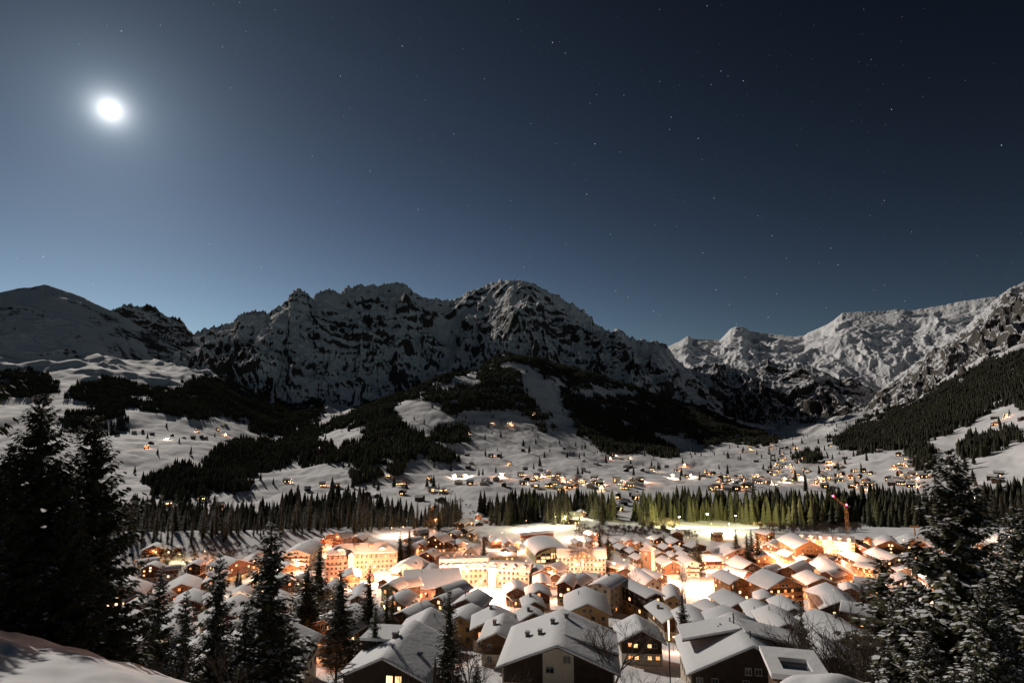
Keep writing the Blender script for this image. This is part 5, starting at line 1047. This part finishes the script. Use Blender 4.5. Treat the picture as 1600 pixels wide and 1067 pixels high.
# ================================================================ near trees
def bare_data(seed, H, spread, depth=6, up=.5, base=.22, kids=(2, 4)):
    rg = random.Random(seed); b = MB()
    def rec(p, d, ln, r, k):
        q = p + d * ln; b.tube(p, q, r, r * .66, 4 if k < 3 else 3, cap=False)
        if k >= depth: return
        for i in range(rg.randint(*kids)):
            ax = Vector((rg.gauss(0, 1), rg.gauss(0, 1), rg.gauss(0, 1))).normalized(); nd = (d + ax * spread + Vector((0, 0, up * .25))).normalized()
            rec(p + d * ln * rg.uniform(.55, 1), nd, ln * rg.uniform(.6, .86), r * .60, k + 1)
    rec(Vector((0, 0, -1)), Vector((rg.uniform(-.1, .1), 0, 1)).normalized(), H * base + 1, H * .018, 0)
    return b
def larch_data(seed, H):
    rg = random.Random(seed); b = MB()
    for i in range(70):
        u = rg.uniform(.22, .98); z = H * u; a = rg.uniform(0, 6.28); L_ = (1 - u) * H * .2 * rg.uniform(.6, 1.2) + .5
        p = Vector((0, 0, z)); d = Vector((math.cos(a), math.sin(a), rg.uniform(-.1, .35))).normalized(); q = p + d * L_; b.tube(p, q, .05, .02, 3, cap=False)
        for k in range(9):
            s = rg.uniform(.25, 1); p2 = p + d * L_ * s; d2 = (d + Vector((rg.gauss(0, .8), rg.gauss(0, .8), rg.gauss(0, .5) - .1))).normalized(); q2 = p2 + d2 * L_ * .3; b.tube(p2, q2, .022, .01, 3, cap=False)
            for j in range(2): d3 = (d2 + Vector((rg.gauss(0, .8), rg.gauss(0, .8), rg.gauss(0, .5)))).normalized(); s2 = p2 + (q2 - p2) * rg.random(); b.tube(s2, s2 + d3 * L_ * .13, .014, .006, 3, cap=False)
    return b
BAREM = [(bare_data(s, 9, sp, 6, up, .2, kd).mesh('branches', [TWIG])) for s, sp, up, kd in ((5, .62, .8, (2, 4)), (6, .7, .5, (3, 3)), (8, .55, 1.1, (2, 4)))]
LARCH = larch_data(9, 18).mesh('branches', [BARK])
def bare_tree(px, py, r, H, label, k=0, name='bare_tree', cat='tree', ph=None, larch=False, wide=1.0):
    a, t = unproj(px, py); a = float(a); x, y = r * math.sin(a), r * math.cos(a); g = gz(x, y)
    if H is None: H = float(t) * r - g
    e = obj(name, None, None, (x, y, g), rng.uniform(0, 6.28)); tag(e, label, cat)
    if larch: s = H / 18; obj('branches', LARCH, e)['kind'] = 'stuff'; obj('trunk', trunk_mesh(18, .22), e)
    else: s = H / 8.5; obj('branches', BAREM[k], e)['kind'] = 'stuff'
    e.scale = (s * wide, s * wide, s); return e
BIG = [SpruceKind(61, 24, 7.4, 78, 12, 17, .10, 3, NEEDLE, 1.1, .22), SpruceKind(62, 24, 7.4, 78, 12, 17, .85, 3, NEEDLE, 1.1, .3), SpruceKind(63, 22, 4.4, 66, 11, 12, .5, 3, NEEDLE, 1.2, .35)]
SMALL = [SpruceKind(71, 16, 2.3, 50, 11, 6, .35, 2), SpruceKind(72, 16, 2.7, 50, 11, 6, .15, 2)]
def spruce_at(px, py, r, kind, label, wide=1.0, top=True):
    a, t = unproj(px, py); a = float(a); x, y = r * math.sin(a), r * math.cos(a); g = gz(x, y) - .4
    return kind.place(x, y, g, float(t) * r - g, label, wide=wide)
spruce_at(70, 612, 16.5, BIG[0], 'tallest of the black spruces at the left edge', .9)
spruce_at(152, 645, 17.5, BIG[0], 'black spruce right beside the tallest one on the left', .85)
spruce_at(18, 690, 15.5, BIG[0], 'black spruce between the left edge and the tallest spruce', .9)
spruce_at(-62, 380, 22, BIG[0], 'spruce mostly outside the left edge, only branch tips showing', .62)
spruce_at(112, 760, 15.5, BIG[0], 'shorter black spruce in front of the tall pair at the left', .85)
spruce_at(425, 815, 52, BIG[2], 'tall snow dusted spruce left of the grand hotel', 1.15)
spruce_at(345, 862, 48, BIG[2], 'narrow dark spruce second left of the snow dusted tall one', .85)
spruce_at(252, 892, 45, BIG[2], 'dark spruce beside the roofs left of the narrow one', .95)
spruce_at(292, 922, 42, BIG[2], 'small dark spruce between two taller ones at lower left', .8)
spruce_at(385, 940, 50, BIG[2], 'low dark spruce directly left of the snow dusted tall one', .9)
spruce_at(1482, 700, 58, BIG[1], 'tallest snow covered spruce at the right', .86)
spruce_at(1588, 792, 50, BIG[1], 'snow covered spruce cut by the right edge', .8)
spruce_at(1405, 922, 60, BIG[1], 'smaller snow covered spruce left of the tallest one at the right', .72)
spruce_at(1540, 905, 46, BIG[1], 'low snow covered spruce in front of the tallest one at the right', .72)
spruce_at(1445, 985, 50, BIG[1], 'lowest snow covered spruce near the bottom right', .72)
spruce_at(1250, 935, 110, SMALL[0], 'slim snowy spruce standing alone between the near roofs', .8)
spruce_at(1065, 914, 190, SMALL[0], 'small snowy spruce beside the diamond shaped roof', 1.0)
spruce_at(605, 918, 170, SMALL[1], 'left one of the slim pair of dark spruces in front of the hall', .75)
spruce_at(614, 920, 170, SMALL[1], 'right one of the slim pair of dark spruces in front of the hall', .75)
spruce_at(587, 945, 120, SMALL[0], 'dark spruce in front of the lit yard left of the near chalet', 1.1)
spruce_at(702, 918, 110, SMALL[0], 'spruce rising right of the near chalet with the lit window', 1.15)
spruce_at(578, 888, 190, SMALL[1], 'spruce standing before the floodlit hotel front', 1.25)
spruce_at(500, 852, 250, SMALL[1], 'reddish lit spruce at the left corner of the grand hotel', 1.35)
spruce_at(482, 882, 190, SMALL[1], 'broad dark spruce below the left corner of the grand hotel', 1.7)
spruce_at(533, 890, 170, SMALL[1], 'broad brownish spruce in front of the hotel stair tower', 1.6)
spruce_at(640, 826, 440, SMALL[1], 'orange lit spruce behind the grand hotel, right one of two', 1.3)
spruce_at(626, 829, 440, SMALL[1], 'orange lit spruce behind the grand hotel, left one of two', 1.3)
spruce_at(756, 836, 420, SMALL[1], 'dark spruce beside the tan mansard roof', 1.0)
spruce_at(874, 958 - 5, 130, SMALL[0], 'small spruce behind the ridge of the pale gabled house', .5) if False else None
spruce_at(937, 826, 430, SMALL[1], 'larger of the two dark spruces behind the balcony hotel', 1.2)
spruce_at(950, 836, 430, SMALL[1], 'smaller of the two dark spruces behind the balcony hotel', 1.3)
spruce_at(1149, 825, 480, SMALL[1], 'dark spruce on the snow right of the floodlit pitch', 1.2)
spruce_at(1173, 826, 490, SMALL[1], 'tallest in the small clump of spruces right of the floodlit pitch', 1.1)
spruce_at(1166, 832, 480, SMALL[1], 'left one in the small clump of spruces right of the floodlit pitch', 1.1)
spruce_at(1183, 832, 480, SMALL[1], 'right one in the small clump of spruces right of the floodlit pitch', 1.1)
spruce_at(1089, 842, 440, SMALL[1], 'dark round topped spruce behind the church square', 1.6)
spruce_at(1003, 850, 400, SMALL[0], 'thin spire like spruce directly left of the church tower', .6)
spruce_at(440, 940, 120, SMALL[1], 'dark spruce half hidden behind the snow dusted tall one', 1.3)
spruce_at(1376, 872, 150, SMALL[1], 'dark round crowned pine in front of the orange lit yard', 2.0)
bare_tree(1068, 878, 300, None, 'bare tree covered with tiny lights on the bright church square', 1, wide=.9)
bare_tree(982, 880, 300, None, 'bare tree lit yellow beside the hotel car park', 0)
bare_tree(910, 838, 390, None, 'bare tree on the snow behind the balcony hotel', 0)
bare_tree(955, 945, 118, None, 'round bare tree behind the pale gabled house', 1, wide=1.2)
bare_tree(735, 965, 105, None, 'bare bushy tree between the near chalet and the brown one', 1)
bare_tree(760, 1015, 75, None, 'bare shrub at the left corner of the pale gabled house', 1)
bare_tree(530, 928, 60, None, 'tall thin larch with sparse branches, front left of centre', larch=True, wide=1.1)
for i, (px, py, r, k, w) in enumerate(((1320, 925, 95, 1, 1.3), (1350, 915, 95, 0, 1.2), (1375, 940, 90, 1, 1.2), (1340, 960, 80, 1, 1.2), (1290, 1000, 75, 1, 1.4), (1340, 1010, 66, 1, 1.4), (1390, 1000, 70, 0, 1.3), (1310, 1035, 60, 1, 1.6), (1365, 1040, 58, 1, 1.5))):
    bare_tree(px, py, r, None, ['bare shrub highest up in the thicket left of the big right spruce', 'bare tree beside the round crowned pine, thicket at right', 'bare tree right of the pine in the thicket', 'bare shrub in the middle of the right thicket', 'snowy bare shrub below the honey wood gable', 'bare bush in front of the middle of the right thicket', 'bare tree left of the smaller snow covered spruce', 'dense bare bush at the bottom edge, left one of two at right', 'dense bare bush at the bottom edge, right one of two at right'][i], k, wide=w)
bare_tree(200, 990, 42, None, 'thin bare sapling beside the big roof at lower left', 0, wide=.8)
bare_tree(690, 1010, 66, None, 'bare bush by the dark parasol', 1)
bare_tree(1000, 1035, 70, None, 'bare snowy bush in the garden below the dark chalet with lit windows', 1, wide=1.2)
bare_tree(465, 1030, 62, None, 'bare tree in front of the orange lit yard, lower left', 1)
bare_tree(320, 1000, 36, None, 'thin bare shrub on the edge of the dark snow bank', 0)
spruce_at(745, 1030, 60, BIG[2], 'dark spruce top at the bottom edge left of the pale gabled house', .8)

VT = []
for i, (px, py, x, y, r) in enumerate(TREES_V):
    if rng.random() < .55:
        e = obj('bare_tree', None, None, (x, y, gz(x, y)), rng.uniform(0, 6.28)); s = rng.uniform(4.5, 8) / 8.5; e.scale = (s * 1.2, s * 1.2, s); obj('branches', BAREM[i % 3], e)['kind'] = 'stuff'; VT.append([px, py, e, 'small bare tree among the houses'])
    else: VT.append([px, py, SMALL[i % 2].place(x, y, gz(x, y) - .3, rng.uniform(7, 15), '', wide=1.2), 'small dark spruce among the houses'])
def scrub(poly, n, label, hmin, hmax):
    idx = []
    P = []
    xs_, ys_ = [p[0] for p in poly], [p[1] for p in poly]
    for k in range(n):
        px, py = rng.uniform(min(xs_), max(xs_)), rng.uniform(min(ys_), max(ys_))
        if not inpoly(np.array([px]), np.array([py]), poly)[0]: continue
        a, t, r = solve(px, py, 0, 62, 1200, 1); P.append((r * math.sin(a), r * math.cos(a)))
    P = np.array(P); Z = ground_z(P[:, 0], P[:, 1]) - .3
    me = bpy.data.meshes.new('scrub'); me.from_pydata([tuple(p) + (z,) for p, z in zip(P, Z)], [], [])
    at = me.attributes.new('height', 'FLOAT', 'POINT'); at.data.foreach_set('value', np.array([rng.uniform(hmin, hmax) / 8.5 for _ in P], np.float32))
    o = obj('scrub', me); tag(o, label, 'scrub', None, 'stuff'); g = bpy.data.node_groups['spruce_forest'].copy()
    for n_ in g.nodes:
        if n_.bl_idname == 'GeometryNodeCollectionInfo': n_.inputs[0].default_value = BUSHC
    md = o.modifiers.new('bushes', 'NODES'); md.node_group = g
BUSHC = bpy.data.collections.new('bush_shapes')
for i in range(3): BUSHC.objects.link(bpy.data.objects.new('bush', bare_data(80 + i, 8.5, .75, 5, .4, .16, (3, 4)).mesh('bush', [TWIG])))
scrub([(895, 826), (1000, 828), (1095, 834), (1100, 842), (1000, 838), (900, 838)], 170, 'brown leafless scrub along the back edge of the village', 7, 12)
scrub([(1180, 822), (1350, 820), (1345, 834), (1190, 834)], 150, 'bare scrub below the dark wood by the crane', 7, 12)
scrub([(1000, 815), (1060, 818), (1060, 830), (1005, 832)], 60, 'bare scrub at the left end of the snow pitch', 8, 13)
scrub([(210, 862), (330, 852), (430, 850), (440, 880), (330, 900), (215, 900)], 130, 'yellowish lit bare scrub between the left chalets', 6, 10)
scrub([(700, 762), (745, 800), (740, 818), (700, 815), (660, 800)], 60, 'dark bare scrub on the slope above the village', 6, 10)
scrub([(1300, 925), (1400, 915), (1420, 985), (1330, 1000)], 60, 'snowy bare undergrowth in the thicket left of the big spruce', 4, 7)
scrub([(1230, 1000), (1400, 990), (1440, 1067), (1240, 1067)], 70, 'snowy bare undergrowth at the bottom right', 3, 5)
# ================================================================ labels
ORD = ['nearest', 'second', 'third', 'fourth', 'fifth', 'sixth', 'seventh', 'eighth', 'ninth', 'tenth', 'eleventh', 'twelfth', 'thirteenth', 'fourteenth', 'fifteenth', 'sixteenth', 'seventeenth', 'eighteenth', 'nineteenth', 'twentieth'] + ['farther'] * 80
LMV = [(1015, 885, 'church tower'), (565, 880, 'grand salmon hotel'), (725, 892, 'long balcony hotel'), (855, 855, 'round roofed hall'), (912, 885, 'wide gabled hotel'), (1325, 835, 'crane'), (1110, 830, 'snow pitch'), (870, 1025, 'big pale gable'), (1170, 1030, 'paired flue pipes'),
       (1290, 855, 'terraced hotel'), (690, 920, 'flat roofed hall'), (1490, 890, 'big right spruce'), (1250, 965, 'slim lone spruce'), (100, 850, 'black left spruces'), (600, 1035, 'lit red curtains'), (425, 940, 'snow dusted spruce'), (1070, 905, 'church square tree'), (1015, 1000, 'six lit windows')]
LMF = [(880, 755, 'brightest hamlet'), (1150, 752, 'hamlet right of centre'), (1235, 735, 'village at valley end'), (640, 640, 'snowy clearing'), (760, 745, 'lit valley road'), (1430, 700, 'right hand wood'), (280, 690, 'open left hillside'), (1050, 780, 'floodlit wood'), (1480, 720, 'big right spruce top'), (560, 780, 'wood above hotel'), (1325, 770, 'crane tip'), (300, 810, 'left band of trees'), (1400, 755, 'dark wood edge')]
def relabel(items, lms, noun):
    cnt = {}; rows = []
    for it in items:
        px, py, e, desc = it[:4]
        d = sorted((math.hypot(px - l[0], (py - l[1]) * 2), l) for l in lms)[0]; dx, dy = px - d[1][0], (py - d[1][1]) * 2
        rel = ('right of' if dx > 0 else 'left of') if abs(dx) > abs(dy) else ('in front of' if dy > 0 else 'behind'); rows.append((d[0], it, rel, d[1][2]))
    rows.sort(key=lambda t: t[0])
    for dist, it, rel, nm in rows:
        k = cnt[(rel, nm)] = cnt.get((rel, nm), 0) + 1; e = it[2]
        yield e, it, ORD[k - 1], rel, nm
for e, it, o, rel, nm in relabel([h for h in HOUSES if not h[4]], LMV, 'house'):
    tag(e, '%s, %s %s the %s' % (it[3], o, rel, nm), 'chalet', 'chalets of the village')
for h in HOUSES:
    if h[4]: tag(h[2], h[4], 'house')
for e, it, o, rel, nm in relabel([v for v in VT], LMV, 'tree'): tag(e, '%s, %s %s the %s' % (it[3], o, rel, nm), 'tree', 'small trees among the village houses')
LMB = [(478, 852, 'cream hotel wing'), (565, 860, 'grand salmon hotel'), (528, 831, 'pink gabled house'), (425, 815, 'snow dusted spruce'), (190, 800, 'black left spruces'), (680, 828, 'orange street lamp'), (345, 803, 'red roofed chalet'), (240, 852, 'snowy roofs at left'), (545, 805, 'bright porch light'), (700, 820, 'short tree row'), (855, 850, 'round roofed hall'), (1110, 828, 'snow pitch'), (1325, 830, 'crane'), (1485, 720, 'big right spruce'), (290, 815, 'left pasture'), (620, 820, 'sloping pasture'), (380, 800, 'upper left chalets')]
for e, it, o, rel, nm in relabel(BANDT, LMB, 'spruce'): tag(e, '%s, %s one %s the %s' % (it[3], o, rel, nm), 'tree', 'spruces in ' + it[4])
for e, it, o, rel, nm in relabel(FARS, LMF, 'chalet'):
    tag(e, 'tiny %s chalet %s, %s %s the %s' % (it[3], 'with lit windows' if it[4] else 'without light', o, rel, nm), 'chalet', 'far chalets on the snowy valley slopes')
for e, it, o, rel, nm in relabel([[l[0], l[1], l[2], '', 0] for l in LAMPS], LMV, 'lamp'):
    tag(e, 'small glowing street lamp, %s one %s the %s' % (o, rel, nm), 'lamp', 'street lamps of the village')
